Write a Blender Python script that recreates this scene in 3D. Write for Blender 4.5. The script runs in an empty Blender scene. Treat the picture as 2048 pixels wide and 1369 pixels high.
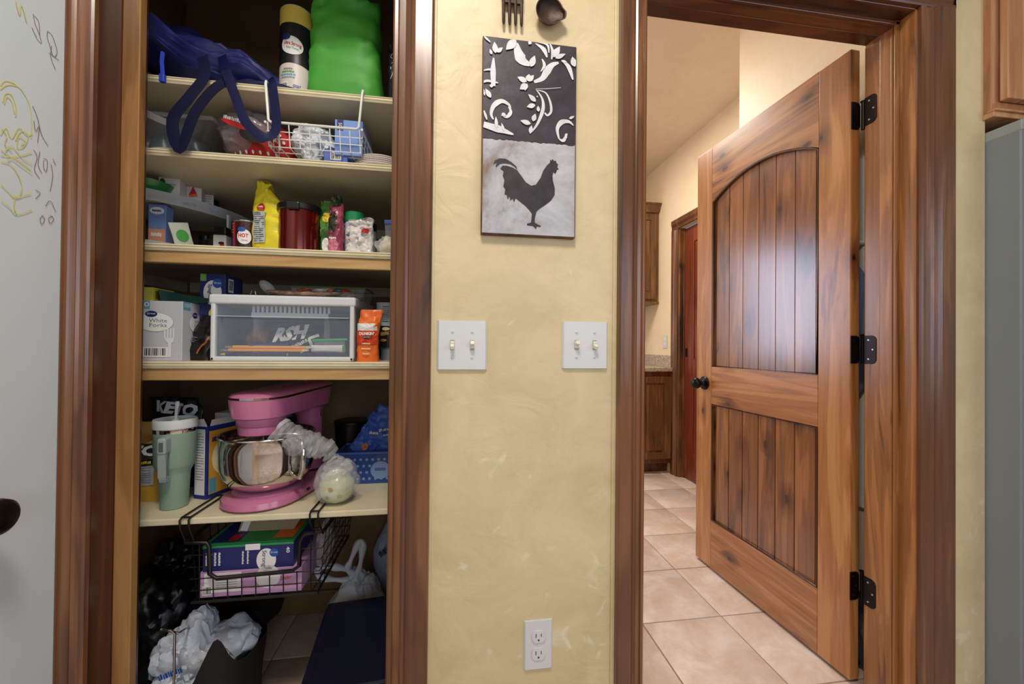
import bpy, bmesh, math, random
from mathutils import Vector, Matrix, noise
PI = math.pi
random.seed(7)
scene = bpy.context.scene
COL = scene.collection

# ------------------------------------------------------------------ camera
F, YAW, PITCH, ROLL = 791.3, .1444, .0080, .0097
CAM = Vector((0, -.9404, 1.0715))
_cy, _sy, _cp, _sp, _cr, _sr = (math.cos(YAW), math.sin(YAW), math.cos(PITCH), math.sin(PITCH), math.cos(ROLL), math.sin(ROLL))
_f0, _r0, _u0 = Vector((_sy, _cy, 0)), Vector((_cy, -_sy, 0)), Vector((0, 0, 1))
FW = _f0 * _cp + _u0 * _sp
_u1 = _u0 * _cp - _f0 * _sp
RT = _r0 * _cr + _u1 * _sr
UP = _u1 * _cr - _r0 * _sr
cd = bpy.data.cameras.new('camera')
cam = bpy.data.objects.new('camera', cd)
COL.objects.link(cam)
cd.sensor_width = 36
cd.lens = F * 36 / 2048
cd.clip_start = .02
cam.matrix_world = Matrix(((RT.x, UP.x, -FW.x, CAM.x), (RT.y, UP.y, -FW.y, CAM.y), (RT.z, UP.z, -FW.z, CAM.z), (0, 0, 0, 1)))
scene.camera = cam

# ------------------------------------------------------------------ world, lights, exposure
def srgb(c):
    return tuple(((v / 255) / 12.92 if v / 255 <= .04045 else ((v / 255 + .055) / 1.055) ** 2.4) for v in c) + (1,)
world = bpy.data.worlds.new('world'); scene.world = world
world.use_nodes = True
world.node_tree.nodes['Background'].inputs[0].default_value = srgb((215, 225, 240))
world.node_tree.nodes['Background'].inputs[1].default_value = .25
def area(name, loc, target, sx, sy, power, col, spread=PI):
    l = bpy.data.lights.new(name, 'AREA'); l.shape = 'RECTANGLE'; l.size = sx; l.size_y = sy
    l.energy = power; l.color = srgb(col)[:3]; l.spread = spread
    o = bpy.data.objects.new(name, l); COL.objects.link(o); o.location = loc
    o.rotation_euler = (Vector(target) - Vector(loc)).to_track_quat('-Z', 'Y').to_euler()
    return o
area('kitchen_ceiling_light', (-.1, -.95, 2.66), (-.1, -.95, 0), .35, .35, 28, (255, 246, 234))
area('kitchen_window_light', (.9, -3.3, 1.5), (0, 0, 1.1), 1.8, 1.3, 22, (222, 234, 255))
area('kitchen_side_light', (2.5, -2.2, 1.5), (-.6, 0, .9), 1.2, 1.2, 18, (226, 236, 255))
area('laundry_ceiling_light', (.75, 1.6, 2.69), (.75, 1.6, 0), .5, .5, 34, (255, 246, 232))
area('laundry_window_light', (-.95, 2.72, 1.52), (.6, .6, 1.3), 1.5, 1.15, 48, (206, 224, 255))
scene.view_settings.view_transform = 'Standard'
scene.view_settings.look = 'None'
scene.view_settings.gamma = 1
scene.view_settings.use_curve_mapping = False
scene.view_settings.exposure = 0.0

# ------------------------------------------------------------------ helpers
def P(px, py, X=None, Y=None, Z=None):
    d = RT * ((px - 1024) / F) - UP * ((py - 684.5) / F) + FW
    if X is not None: t = (X - CAM.x) / d.x
    elif Y is not None: t = (Y - CAM.y) / d.y
    else: t = (Z - CAM.z) / d.z
    return CAM + d * t
def fit(xl, xr, yt, zb, Y):
    """real centre x, width and height of something standing at depth Y on a surface at height zb"""
    z = 684
    a, b, t = P(xl, yt, Y=Y), P(xr, yt, Y=Y), P((xl + xr) / 2, yt, Y=Y)
    return (a.x + b.x) / 2, b.x - a.x, t.z - zb
class MB:
    def __init__(s): s.b = bmesh.new()
    def _x(s, vs, M):
        if M is not None: bmesh.ops.transform(s.b, matrix=M, verts=vs)
    def box(s, x0, x1, y0, y1, z0, z1, bev=0, seg=2, M=None):
        r = bmesh.ops.create_cube(s.b, size=1)['verts']
        for v in r: v.co = Vector(((x0 + x1) / 2 + v.co.x * (x1 - x0), (y0 + y1) / 2 + v.co.y * (y1 - y0), (z0 + z1) / 2 + v.co.z * (z1 - z0)))
        if bev:
            es = list({e for v in r for e in v.link_edges})
            o = bmesh.ops.bevel(s.b, geom=es, offset=bev, segments=seg, affect='EDGES', profile=.5)
            r = list({v for f in o['faces'] for v in f.verts} | {v for v in r if v.is_valid})
        s._x(r, M); return s
    def lathe(s, prof, seg=32, M=None, cap=True, a0=0, a1=2 * PI):
        full = abs(a1 - a0 - 2 * PI) < 1e-6
        n = seg if full else seg + 1
        rings = []
        for (r, z) in prof:
            rings.append([s.b.verts.new((r * math.cos(a0 + (a1 - a0) * i / seg), r * math.sin(a0 + (a1 - a0) * i / seg), z)) for i in range(n)])
        for a, b in zip(rings, rings[1:]):
            for i in range(seg):
                j = (i + 1) % n
                s.b.faces.new((a[i], a[j], b[j], b[i]))
        if cap and full:
            s.b.faces.new(rings[0][::-1]); s.b.faces.new(rings[-1])
        s._x([v for r in rings for v in r], M); return s
    def tube(s, pts, r, seg=8, closed=False, M=None):
        pts = [Vector(p) for p in pts]; n = len(pts); rings = []; up = None
        rr = r if hasattr(r, '__len__') else [r] * n
        for i, p in enumerate(pts):
            a = pts[i - 1] if (i or closed) else p
            c = pts[(i + 1) % n] if (i < n - 1 or closed) else p
            t = (c - a)
            if t.length < 1e-9: t = Vector((0, 0, 1))
            t.normalize()
            if up is None: up = Vector((0, 0, 1)) if abs(t.z) < .9 else Vector((1, 0, 0))
            u = (up - t * up.dot(t))
            if u.length < 1e-4: u = Vector((1, .3, 0)) - t * t.dot(Vector((1, .3, 0)))
            u.normalize(); w = t.cross(u); up = u
            rings.append([s.b.verts.new(p + (u * math.cos(2 * PI * k / seg) + w * math.sin(2 * PI * k / seg)) * rr[i]) for k in range(seg)])
        for i in range(n if closed else n - 1):
            a, b = rings[i], rings[(i + 1) % n]
            for k in range(seg): s.b.faces.new((a[k], a[(k + 1) % seg], b[(k + 1) % seg], b[k]))
        if not closed: s.b.faces.new(rings[0][::-1]); s.b.faces.new(rings[-1])
        s._x([v for q in rings for v in q], M); return s
    def prism(s, poly, d0, d1, plane='xz', M=None):
        """polygon extruded between d0 and d1 along the missing axis"""
        def mk(a, b, d): return {'xz': (a, d, b), 'xy': (a, b, d), 'yz': (d, a, b)}[plane]
        A = [s.b.verts.new(mk(a, b, d0)) for a, b in poly]; B = [s.b.verts.new(mk(a, b, d1)) for a, b in poly]
        n = len(poly)
        fs = [s.b.faces.new(A), s.b.faces.new(B[::-1])]
        for i in range(n): s.b.faces.new((A[i], B[i], B[(i + 1) % n], A[(i + 1) % n]))
        bmesh.ops.triangulate(s.b, faces=[f for f in fs if len(f.verts) > 4])
        s._x(A + B, M); return s
    def ico(s, fn, sub=4, M=None):
        r = bmesh.ops.create_icosphere(s.b, subdivisions=sub, radius=1)['verts']
        for v in r: v.co = fn(v.co.normalized())
        s._x(r, M); return s
    def grid(s, fn, nu, nv, closed_u=False, thick=0):
        V = [[s.b.verts.new(fn(i / nu, j / nv)) for i in range(nu if closed_u else nu + 1)] for j in range(nv + 1)]
        m = len(V[0])
        for j in range(nv):
            for i in range(nu):
                k = (i + 1) % m
                s.b.faces.new((V[j][i], V[j][k], V[j + 1][k], V[j + 1][i]))
        if thick: bmesh.ops.solidify(s.b, geom=s.b.faces[:], thickness=thick)
        return s
    def done(s, name, m, parent=None, smooth=False, M=None, fix=True):
        if fix: bmesh.ops.recalc_face_normals(s.b, faces=s.b.faces)
        me = bpy.data.meshes.new(name); s.b.to_mesh(me); s.b.free()
        if M is not None: me.transform(M)
        if m: me.materials.append(m)
        if smooth:
            me.shade_smooth()
            if smooth != 'all':
                try: me.set_sharp_from_angle(angle=math.radians(38))
                except Exception: pass
        o = bpy.data.objects.new(name, me); COL.objects.link(o)
        if parent: o.parent = parent
        return o
def tag(o, label=None, cat=None, group=None, kind=None):
    if label: o['label'] = label
    if cat: o['category'] = cat
    if group: o['group'] = group
    if kind: o['kind'] = kind
    return o
def thing(name, label, cat, loc, rz=0, group=None, rot=None):
    o = bpy.data.objects.new(name, None); COL.objects.link(o); o.empty_display_size = .02
    o.location = loc; o.rotation_euler = rot if rot else (0, 0, rz)
    return tag(o, label, cat, group)
def struct(name, mb, m, smooth=False, parent=None):
    o = mb.done(name, m, parent, smooth)
    if not parent: o['kind'] = 'structure'
    return o
def root_struct(name, loc=(0, 0, 0), rz=0):
    o = bpy.data.objects.new(name, None); COL.objects.link(o); o.location = loc; o.rotation_euler = (0, 0, rz); o['kind'] = 'structure'
    return o

# decals: flat print carried by a surface. D maps (x, z) of the print to local space
def flat(y): return lambda x, z: (x, y - .0007, z)
def side(xs, sgn=1): return lambda x, z: (xs + .0007 * sgn, x * sgn, z)
def wrap(r, off=.0007, a=0): return lambda x, z: ((r + off) * math.sin(x / r + a), -(r + off) * math.cos(x / r + a), z)
def decal(name, parent, m, pts, D):
    b = MB()
    cx = sum(p[0] for p in pts) / len(pts); cz = sum(p[1] for p in pts) / len(pts)
    rings = [[(cx + (x - cx) * k, cz + (z - cz) * k) for x, z in pts] for k in (.34, .67, 1)]
    V = [[b.b.verts.new(D(x, z)) for x, z in r] for r in rings]; n = len(pts)
    b.b.faces.new(V[0])
    for A, B in zip(V, V[1:]):
        for i in range(n): b.b.faces.new((A[i], A[(i + 1) % n], B[(i + 1) % n], B[i]))
    return b.done(name, m, parent, fix=False)
def poly_decal(name, parent, m, polys, D):
    b = MB()
    from mathutils.geometry import tessellate_polygon
    for k, pts in enumerate(polys):
        off = k * 6e-6
        Dk = lift(D, off) if off else D
        vs = [b.b.verts.new(Dk(x, z)) for x, z in pts]
        if len(pts) <= 4: b.b.faces.new(vs); continue
        for t in tessellate_polygon([[Vector((x, z, 0)) for x, z in pts]]): 
            try: b.b.faces.new([vs[i] for i in t])
            except ValueError: pass
    return b.done(name, m, parent, fix=False)
def ell(cx, cz, rx, rz, n=28, rot=0):
    o = []
    for i in range(n):
        a = 2 * PI * i / n; x, z = rx * math.cos(a), rz * math.sin(a)
        o.append((cx + x * math.cos(rot) - z * math.sin(rot), cz + x * math.sin(rot) + z * math.cos(rot)))
    return o
def rect(x0, x1, z0, z1, n=6):
    return [(x0 + (x1 - x0) * i / n, z0) for i in range(n)] + [(x1, z0 + (z1 - z0) * i / n) for i in range(n)] + [(x1 - (x1 - x0) * i / n, z1) for i in range(n)] + [(x0, z1 - (z1 - z0) * i / n) for i in range(n)]
def ribbon(pts, ws):
    """a stroke: polyline with widths -> list of quads"""
    out = []; L = []; R = []
    n = len(pts)
    for i, (x, z) in enumerate(pts):
        a = pts[max(0, i - 1)]; c = pts[min(n - 1, i + 1)]
        dx, dz = c[0] - a[0], c[1] - a[1]; l = math.hypot(dx, dz) or 1
        w = ws[i] / 2 if hasattr(ws, '__len__') else ws / 2
        L.append((x - dz / l * w, z + dx / l * w)); R.append((x + dz / l * w, z - dx / l * w))
    for i in range(n - 1): out.append([L[i], R[i], R[i + 1], L[i + 1]])
    return out
def smoothpts(pts, k=5):
    out = []
    n = len(pts)
    for i in range(n - 1):
        p0, p1, p2, p3 = (Vector(pts[max(0, i - 1)]), Vector(pts[i]), Vector(pts[i + 1]), Vector(pts[min(n - 1, i + 2)]))
        for j in range(k):
            t = j / k
            out.append(tuple(.5 * ((2 * p1) + (p2 - p0) * t + (2 * p0 - 5 * p1 + 4 * p2 - p3) * t * t + (3 * p1 - p0 - 3 * p2 + p3) * t ** 3)))
    out.append(tuple(pts[-1])); return out
BLURRED = {'LAY', 'beets', 'happy', 'TOP NOTCH', 'BAKED BITES', 'crunchy', 'Store', 'thank you', 'SHELLS', 'chocolate', 'ey chocolate', 'net carbs', 'iodized', 'classic blend', 'ingredients', 'QUART STO', 'UART STOR', 'ART STORA', 'RT STORAG', 'microwave safe', 'medium roast', 'ground coffee', 'NET WT', 'absorbs more', 'multi use', '1 BIG ROLL', '= 2 Regular', 'SALT', 'SPICE', 'Bold'}
def text(s, parent, m, x, z, size, D, w=None, rot=0, name='lettering', bold=0, shear=0, align='CENTER'):
    if s in BLURRED:      # print too small to read in the photograph: unreadable marks
        W = w or size * len(s) * .6; q = []; ca, sa = math.cos(rot), math.sin(rot); xx = -W / 2; k = 0
        while xx < W / 2 - W * .04:
            d = W * (.07, .11, .08, .13)[k % 4]; e = min(W / 2, xx + d * .75); h0, h1 = (-.35, -.3, -.38)[k % 3] * size, (.3, .38, .22)[k % 3] * size
            q.append([(x + a * ca - b * sa, z + a * sa + b * ca) for a, b in ((xx, h0), (e, h0), (e, h1), (xx, h1))]); xx += d; k += 1
        return poly_decal('small_print', parent, m, q, D)
    c = bpy.data.curves.new('t', 'FONT'); c.body = s; c.size = size; c.align_x = align; c.align_y = 'CENTER'; c.offset = bold * size; c.shear = shear
    c.resolution_u = 2
    o = bpy.data.objects.new('t', c); me = bpy.data.meshes.new_from_object(o)
    bpy.data.objects.remove(o); bpy.data.curves.remove(c)
    xs = [v.co.x for v in me.vertices]
    k = 1
    if w and xs: k = w / max(1e-6, max(xs) - min(xs))
    ca, sa = math.cos(rot), math.sin(rot)
    for v in me.vertices:
        a, b = v.co.x * k, v.co.y
        v.co = D(x + a * ca - b * sa, z + a * sa + b * ca)
    me.materials.append(m); me.name = name
    o = bpy.data.objects.new(name, me); COL.objects.link(o); o.parent = parent
    return o
def barcode(parent, x0, x1, z0, z1, D, seed=1):
    decal('barcode_label', parent, WHITE, rect(x0, x1, z0, z1), D)
    rnd = random.Random(seed)
    q = []; x = x0 + (x1 - x0) * .08; e = x1 - (x1 - x0) * .08
    while x < e:
        w = rnd.choice((.018, .03, .045)) * (x1 - x0); q.append([(x, z0 + (z1 - z0) * .15), (min(e, x + w), z0 + (z1 - z0) * .15), (min(e, x + w), z1 - (z1 - z0) * .12), (x, z1 - (z1 - z0) * .12)])
        x += w + rnd.choice((.02, .03, .05)) * (x1 - x0)
    poly_decal('barcode', parent, INK, q, lift(D, .0004))
def lift(D, h):
    """the same surface a little further out"""
    def f(x, z):
        p = Vector(D(x, z)); q = Vector(D(x + .001, z)); r = Vector(D(x, z + .001))
        n = (q - p).cross(r - p)
        if n.length > 1e-12: n.normalize()
        return tuple(p + n * h)
    return f

# ------------------------------------------------------------------ materials
MC = {}
def mat(name, col, rough=.55, metal=0, coat=0, alpha=1, bump=0, bscale=60, trans=0, emit=0, vary=0, vscale=8, sheen=0, ior=1.45):
    if name in MC: return MC[name]
    m = bpy.data.materials.new(name); m.use_nodes = True; MC[name] = m
    nt = m.node_tree; p = nt.nodes['Principled BSDF']
    c = srgb(col)
    p.inputs['Base Color'].default_value = c; p.inputs['Roughness'].default_value = rough; p.inputs['Metallic'].default_value = metal
    p.inputs['Coat Weight'].default_value = coat; p.inputs['Alpha'].default_value = alpha; p.inputs['Transmission Weight'].default_value = trans
    p.inputs['Coat Roughness'].default_value = .15; p.inputs['IOR'].default_value = ior
    tc = nt.nodes.new('ShaderNodeTexCoord')
    if vary:
        n = nt.nodes.new('ShaderNodeTexNoise'); n.inputs['Scale'].default_value = vscale; n.inputs['Detail'].default_value = 5
        r = nt.nodes.new('ShaderNodeValToRGB'); r.color_ramp.elements[0].position = .3; r.color_ramp.elements[1].position = .7
        r.color_ramp.elements[0].color = tuple(v * (1 - vary) for v in c[:3]) + (1,); r.color_ramp.elements[1].color = tuple(min(1, v * (1 + vary)) for v in c[:3]) + (1,)
        nt.links.new(tc.outputs['Object'], n.inputs['Vector']); nt.links.new(n.outputs['Fac'], r.inputs['Fac']); nt.links.new(r.outputs['Color'], p.inputs['Base Color'])
    if bump:
        n = nt.nodes.new('ShaderNodeTexNoise'); n.inputs['Scale'].default_value = bscale; n.inputs['Detail'].default_value = 4
        b = nt.nodes.new('ShaderNodeBump'); b.inputs['Strength'].default_value = bump; b.inputs['Distance'].default_value = .004
        nt.links.new(tc.outputs['Object'], n.inputs['Vector']); nt.links.new(n.outputs['Fac'], b.inputs['Height']); nt.links.new(b.outputs['Normal'], p.inputs['Normal'])
    return m
def wood(name, dark, mid, light, axis='z', rough=.32, coat=.35, fine=1.0, wave=1.0, knots=0, bump=.12, sc=1.0, pos=(.24, .5, .78)):
    if name in MC: return MC[name]
    m = bpy.data.materials.new(name); m.use_nodes = True; MC[name] = m
    nt = m.node_tree; N = nt.nodes.new; L = nt.links.new; p = nt.nodes['Principled BSDF']
    tc = N('ShaderNodeTexCoord'); oi = N('ShaderNodeObjectInfo')
    add = N('ShaderNodeVectorMath'); add.operation = 'ADD'
    mul = N('ShaderNodeVectorMath'); mul.operation = 'SCALE'; mul.inputs['Scale'].default_value = 7.3
    cmb = N('ShaderNodeCombineXYZ')
    for i in range(3): L(oi.outputs['Random'], cmb.inputs[i])
    L(cmb.outputs[0], mul.inputs[0]); L(tc.outputs['Object'], add.inputs[0]); L(mul.outputs[0], add.inputs[1])
    mp = N('ShaderNodeMapping'); a = {'x': 0, 'y': 1, 'z': 2}[axis]
    s = [14 * sc, 14 * sc, 14 * sc]; s[a] = 1.3 * sc; mp.inputs['Scale'].default_value = s
    L(add.outputs[0], mp.inputs['Vector'])
    n1 = N('ShaderNodeTexNoise'); n1.inputs['Scale'].default_value = 1.0; n1.inputs['Detail'].default_value = 3; n1.inputs['Distortion'].default_value = 1.2 * wave
    L(mp.outputs[0], n1.inputs['Vector'])
    mp2 = N('ShaderNodeMapping'); s2 = [90 * fine] * 3; s2[a] = 4 * fine; mp2.inputs['Scale'].default_value = s2; L(add.outputs[0], mp2.inputs['Vector'])
    n2 = N('ShaderNodeTexNoise'); n2.inputs['Scale'].default_value = 1.0; n2.inputs['Detail'].default_value = 4; L(mp2.outputs[0], n2.inputs['Vector'])
    # growth rings: sine of the slow noise
    mth = N('ShaderNodeMath'); mth.operation = 'MULTIPLY'; mth.inputs[1].default_value = 34; L(n1.outputs['Fac'], mth.inputs[0])
    sn = N('ShaderNodeMath'); sn.operation = 'SINE'; L(mth.outputs[0], sn.inputs[0])
    m1 = N('ShaderNodeMath'); m1.operation = 'MULTIPLY_ADD'; m1.inputs[1].default_value = .045; L(sn.outputs[0], m1.inputs[0]); L(n1.outputs['Fac'], m1.inputs[2])
    m2 = N('ShaderNodeMath'); m2.operation = 'MULTIPLY_ADD'; m2.inputs[1].default_value = .34; L(n2.outputs['Fac'], m2.inputs[0]); L(m1.outputs[0], m2.inputs[2])
    m3 = N('ShaderNodeMath'); m3.operation = 'SUBTRACT'; m3.inputs[1].default_value = .17; L(m2.outputs[0], m3.inputs[0])
    r = N('ShaderNodeValToRGB'); e = r.color_ramp.elements
    e[0].position = pos[0]; e[0].color = srgb(dark); e[1].position = pos[2]; e[1].color = srgb(light)
    x = e.new(pos[1]); x.color = srgb(mid)
    out = r.outputs['Color']
    if knots:
        sp = N('ShaderNodeSeparateXYZ'); L(add.outputs[0], sp.inputs[0]); xy = N('ShaderNodeMath'); xy.operation = 'ADD'; L(sp.outputs['X'], xy.inputs[0]); L(sp.outputs['Y'], xy.inputs[1])
        cv2 = N('ShaderNodeCombineXYZ'); L(xy.outputs[0], cv2.inputs[0]); L(sp.outputs['Z'], cv2.inputs[1])
        mk = N('ShaderNodeMapping'); mk.inputs['Scale'].default_value = (9, 5, 1) if axis == 'z' else (5, 9, 1); L(cv2.outputs[0], mk.inputs['Vector'])
        v = N('ShaderNodeTexVoronoi'); v.voronoi_dimensions = '2D'; v.inputs['Scale'].default_value = 1.0; L(mk.outputs[0], v.inputs['Vector'])
        # only some cells carry a knot
        sc_ = N('ShaderNodeSeparateColor'); L(v.outputs['Color'], sc_.inputs[0]); gt = N('ShaderNodeMath'); gt.operation = 'LESS_THAN'; gt.inputs[1].default_value = .30 * knots + .05; L(sc_.outputs[0], gt.inputs[0])
        rk = N('ShaderNodeValToRGB'); rk.color_ramp.elements[0].position = .03; rk.color_ramp.elements[0].color = (1, 1, 1, 1); rk.color_ramp.elements[1].position = .42; rk.color_ramp.elements[1].color = (0, 0, 0, 1); xk = rk.color_ramp.elements.new(.11); xk.color = (.32, .32, .32, 1)
        L(v.outputs['Distance'], rk.inputs['Fac']); mm = N('ShaderNodeMath'); mm.operation = 'MULTIPLY'; L(rk.outputs['Color'], mm.inputs[0]); L(gt.outputs[0], mm.inputs[1])
        sb_ = N('ShaderNodeMath'); sb_.operation = 'MULTIPLY_ADD'; sb_.inputs[1].default_value = -.75; L(mm.outputs[0], sb_.inputs[0]); L(m3.outputs[0], sb_.inputs[2]); L(sb_.outputs[0], r.inputs['Fac'])
        kd = N('ShaderNodeMath'); kd.operation = 'POWER'; kd.inputs[1].default_value = 2.2; L(mm.outputs[0], kd.inputs[0])
        mx = N('ShaderNodeMixRGB'); mx.inputs['Color2'].default_value = srgb((40, 18, 8)); L(kd.outputs[0], mx.inputs['Fac']); L(out, mx.inputs['Color1']); out = mx.outputs[0]
    else: L(m3.outputs[0], r.inputs['Fac'])
    L(out, p.inputs['Base Color'])
    p.inputs['Roughness'].default_value = rough; p.inputs['Coat Weight'].default_value = coat; p.inputs['Coat Roughness'].default_value = .22
    b = N('ShaderNodeBump'); b.inputs['Strength'].default_value = bump; b.inputs['Distance'].default_value = .002
    L(m2.outputs[0], b.inputs['Height']); L(b.outputs['Normal'], p.inputs['Normal'])
    return m
def plaster(name, base, pale, tint, bump=.35, scuffs=True, rough=.5):
    m = bpy.data.materials.new(name); m.use_nodes = True; nt = m.node_tree; N = nt.nodes.new; L = nt.links.new; p = nt.nodes['Principled BSDF']
    tc = N('ShaderNodeTexCoord')
    n = N('ShaderNodeTexNoise'); n.inputs['Scale'].default_value = 4.5; n.inputs['Detail'].default_value = 8; n.inputs['Roughness'].default_value = .65; n.inputs['Distortion'].default_value = .8
    L(tc.outputs['Object'], n.inputs['Vector'])
    r = N('ShaderNodeValToRGB'); e = r.color_ramp.elements; e[0].position = .32; e[0].color = srgb(tint); e[1].position = .68; e[1].color = srgb(base)
    L(n.outputs['Fac'], r.inputs['Fac']); out = r.outputs['Color']
    if scuffs:
        n3 = N('ShaderNodeTexNoise'); n3.inputs['Scale'].default_value = 16; n3.inputs['Detail'].default_value = 6; n3.inputs['Distortion'].default_value = .9; L(tc.outputs['Object'], n3.inputs['Vector'])
        sp = N('ShaderNodeSeparateXYZ'); L(tc.outputs['Object'], sp.inputs[0])
        mr = N('ShaderNodeMapRange'); mr.inputs['From Min'].default_value = 1.25; mr.inputs['From Max'].default_value = .35; mr.inputs['To Min'].default_value = -.09; mr.inputs['To Max'].default_value = .015; L(sp.outputs['Z'], mr.inputs['Value'])
        ad = N('ShaderNodeMath'); ad.operation = 'ADD'; L(n3.outputs['Fac'], ad.inputs[0]); L(mr.outputs[0], ad.inputs[1])
        r3 = N('ShaderNodeValToRGB'); r3.color_ramp.elements[0].position = .61; r3.color_ramp.elements[0].color = (0, 0, 0, 1); r3.color_ramp.elements[1].position = .72; r3.color_ramp.elements[1].color = (.6, .6, .6, 1); L(ad.outputs[0], r3.inputs['Fac'])
        mx = N('ShaderNodeMixRGB'); mx.inputs['Color2'].default_value = srgb(pale); L(r3.outputs['Color'], mx.inputs['Fac']); L(out, mx.inputs['Color1']); out = mx.outputs[0]
    L(out, p.inputs['Base Color']); p.inputs['Roughness'].default_value = rough
    n2 = N('ShaderNodeTexNoise'); n2.inputs['Scale'].default_value = 9; n2.inputs['Detail'].default_value = 5; n2.inputs['Distortion'].default_value = 2.5; L(tc.outputs['Object'], n2.inputs['Vector'])
    b = N('ShaderNodeBump'); b.inputs['Strength'].default_value = bump; b.inputs['Distance'].default_value = .006; L(n2.outputs['Fac'], b.inputs['Height']); L(b.outputs['Normal'], p.inputs['Normal'])
    return m
def tile_mat(name, a, b_, c):
    m = bpy.data.materials.new(name); m.use_nodes = True; nt = m.node_tree; N = nt.nodes.new; L = nt.links.new; p = nt.nodes['Principled BSDF']
    tc = N('ShaderNodeTexCoord'); oi = N('ShaderNodeObjectInfo'); ad = N('ShaderNodeVectorMath'); ad.operation = 'ADD'; ml = N('ShaderNodeVectorMath'); ml.operation = 'SCALE'; ml.inputs['Scale'].default_value = 13
    cm = N('ShaderNodeCombineXYZ'); [L(oi.outputs['Random'], cm.inputs[i]) for i in range(3)]; L(cm.outputs[0], ml.inputs[0]); L(ml.outputs[0], ad.inputs[1]); L(tc.outputs['Object'], ad.inputs[0])
    n = N('ShaderNodeTexNoise'); n.inputs['Scale'].default_value = 6; n.inputs['Detail'].default_value = 7; n.inputs['Roughness'].default_value = .7; n.inputs['Distortion'].default_value = .5; L(ad.outputs[0], n.inputs['Vector'])
    r = N('ShaderNodeValToRGB'); e = r.color_ramp.elements; e[0].position = .33; e[0].color = srgb(a); e[1].position = .66; e[1].color = srgb(c); x = e.new(.5); x.color = srgb(b_)
    L(n.outputs['Fac'], r.inputs['Fac']); L(r.outputs['Color'], p.inputs['Base Color']); p.inputs['Roughness'].default_value = .34
    bm = N('ShaderNodeBump'); bm.inputs['Strength'].default_value = .15; bm.inputs['Distance'].default_value = .003; L(n.outputs['Fac'], bm.inputs['Height']); L(bm.outputs['Normal'], p.inputs['Normal'])
    return m
WHITE = mat('print_white', (225, 225, 222), .5)
INK = mat('print_black', (16, 16, 18), .5)
NAVYP = mat('print_navy', (22, 32, 96), .45)
BLUEP = mat('print_blue', (40, 80, 160), .45)
TEALP = mat('print_teal', (88, 150, 172), .5)
REDP = mat('print_red', (190, 28, 30), .45)
ORANGEP = mat('print_orange', (226, 104, 30), .45)
YELP = mat('print_yellow', (230, 200, 60), .45)
GREENP = mat('print_green', (60, 140, 60), .45)
GREYP = mat('print_grey', (120, 122, 126), .5)
CREAMP = mat('print_cream', (232, 214, 168), .5)
w_case = wood('stained_alder_casing', (54, 32, 20), (98, 60, 36), (134, 88, 54), 'z', .3, .5, knots=.08)
w_caseh = wood('stained_alder_header', (48, 22, 12), (84, 44, 24), (120, 70, 40), 'x', .3, .5)
w_jamb = wood('stained_jamb_dark', (40, 20, 12), (70, 36, 22), (96, 54, 32), 'z', .26, .5)
w_jambo = wood('golden_jamb', (92, 54, 26), (150, 98, 52), (184, 130, 76), 'z', .35, .35, wave=2.2, sc=.8)
w_pine = wood('golden_pine', (110, 74, 38), (146, 104, 58), (170, 128, 78), 'z', .45, .15)
w_pinex = wood('golden_pine_board', (156, 118, 68), (186, 148, 96), (206, 172, 122), 'x', .4, .25)
w_door = wood('knotty_alder_rail_upright', (118, 70, 36), (168, 112, 62), (194, 142, 90), 'z', .3, .5, knots=.22)
w_doorx = wood('knotty_alder_rail_across', (104, 58, 30), (164, 108, 60), (194, 140, 88), 'x', .3, .5, knots=.5)
w_plank = wood('knotty_alder_plank', (84, 46, 24), (130, 80, 42), (164, 110, 62), 'z', .24, .9, knots=.8)
w_cab = wood('cabinet_wood', (62, 38, 18), (108, 72, 38), (140, 98, 56), 'z', .35, .4)
w_cabr = wood('cabinet_wood_pale', (140, 92, 58), (176, 124, 84), (204, 158, 116), 'z', .3, .5)
m_wall = plaster('yellow_plaster', (216, 200, 162), (228, 222, 202), (197, 181, 142))
m_warm = plaster('peach_plaster', (236, 216, 184), (240, 224, 194), (228, 206, 172), .12, False)
m_ceil = plaster('ceiling_plaster', (234, 218, 194), (240, 226, 200), (226, 208, 184), .2, False)
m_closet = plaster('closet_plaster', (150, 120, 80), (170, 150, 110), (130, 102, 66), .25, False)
m_kwall = plaster('kitchen_plaster', (214, 204, 170), (220, 214, 190), (200, 190, 150), .15, False)
m_tile = tile_mat('clay_tile', (198, 172, 154), (210, 190, 176), (222, 210, 204))
m_grout = mat('grout', (172, 150, 136), .9)
m_shelf = mat('cream_shelf_paint', (214, 204, 172), .42, vary=.08, vscale=14)
m_wdoor = mat('white_door_paint', (206, 215, 220), .35, bump=.05, bscale=3)
m_bronze = mat('oil_rubbed_bronze', (26, 20, 18), .35, metal=.6)
m_black = mat('black_plastic', (14, 14, 16), .35)
m_blackwire = mat('black_coated_wire', (16, 15, 16), .4)
m_whitewire = mat('white_coated_wire', (214, 214, 210), .35)
m_whitepl = mat('white_plastic', (206, 210, 212), .35)
m_plate = mat('switch_plate_plastic', (206, 210, 214), .3)
m_ivory = mat('ivory_plastic', (224, 221, 206), .3)
m_card = mat('grey_cardboard', (150, 132, 108), .8)
m_steel = mat('polished_steel', (205, 200, 195), .09, metal=1)
m_chrome = mat('brushed_chrome', (180, 180, 182), .25, metal=1)
m_fridge = mat('grey_appliance_side', (130, 140, 152), .45, bump=.05, bscale=300)
m_bag = mat('white_bag_plastic', (206, 212, 220), .3, alpha=.95, bump=1, bscale=34)
m_bagblue = mat('bluish_bag_plastic', (176, 194, 222), .3, alpha=.93, bump=.5, bscale=26)
m_clear = mat('clear_film', (226, 230, 232), .12, alpha=.26, bump=.7, bscale=40)
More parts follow.
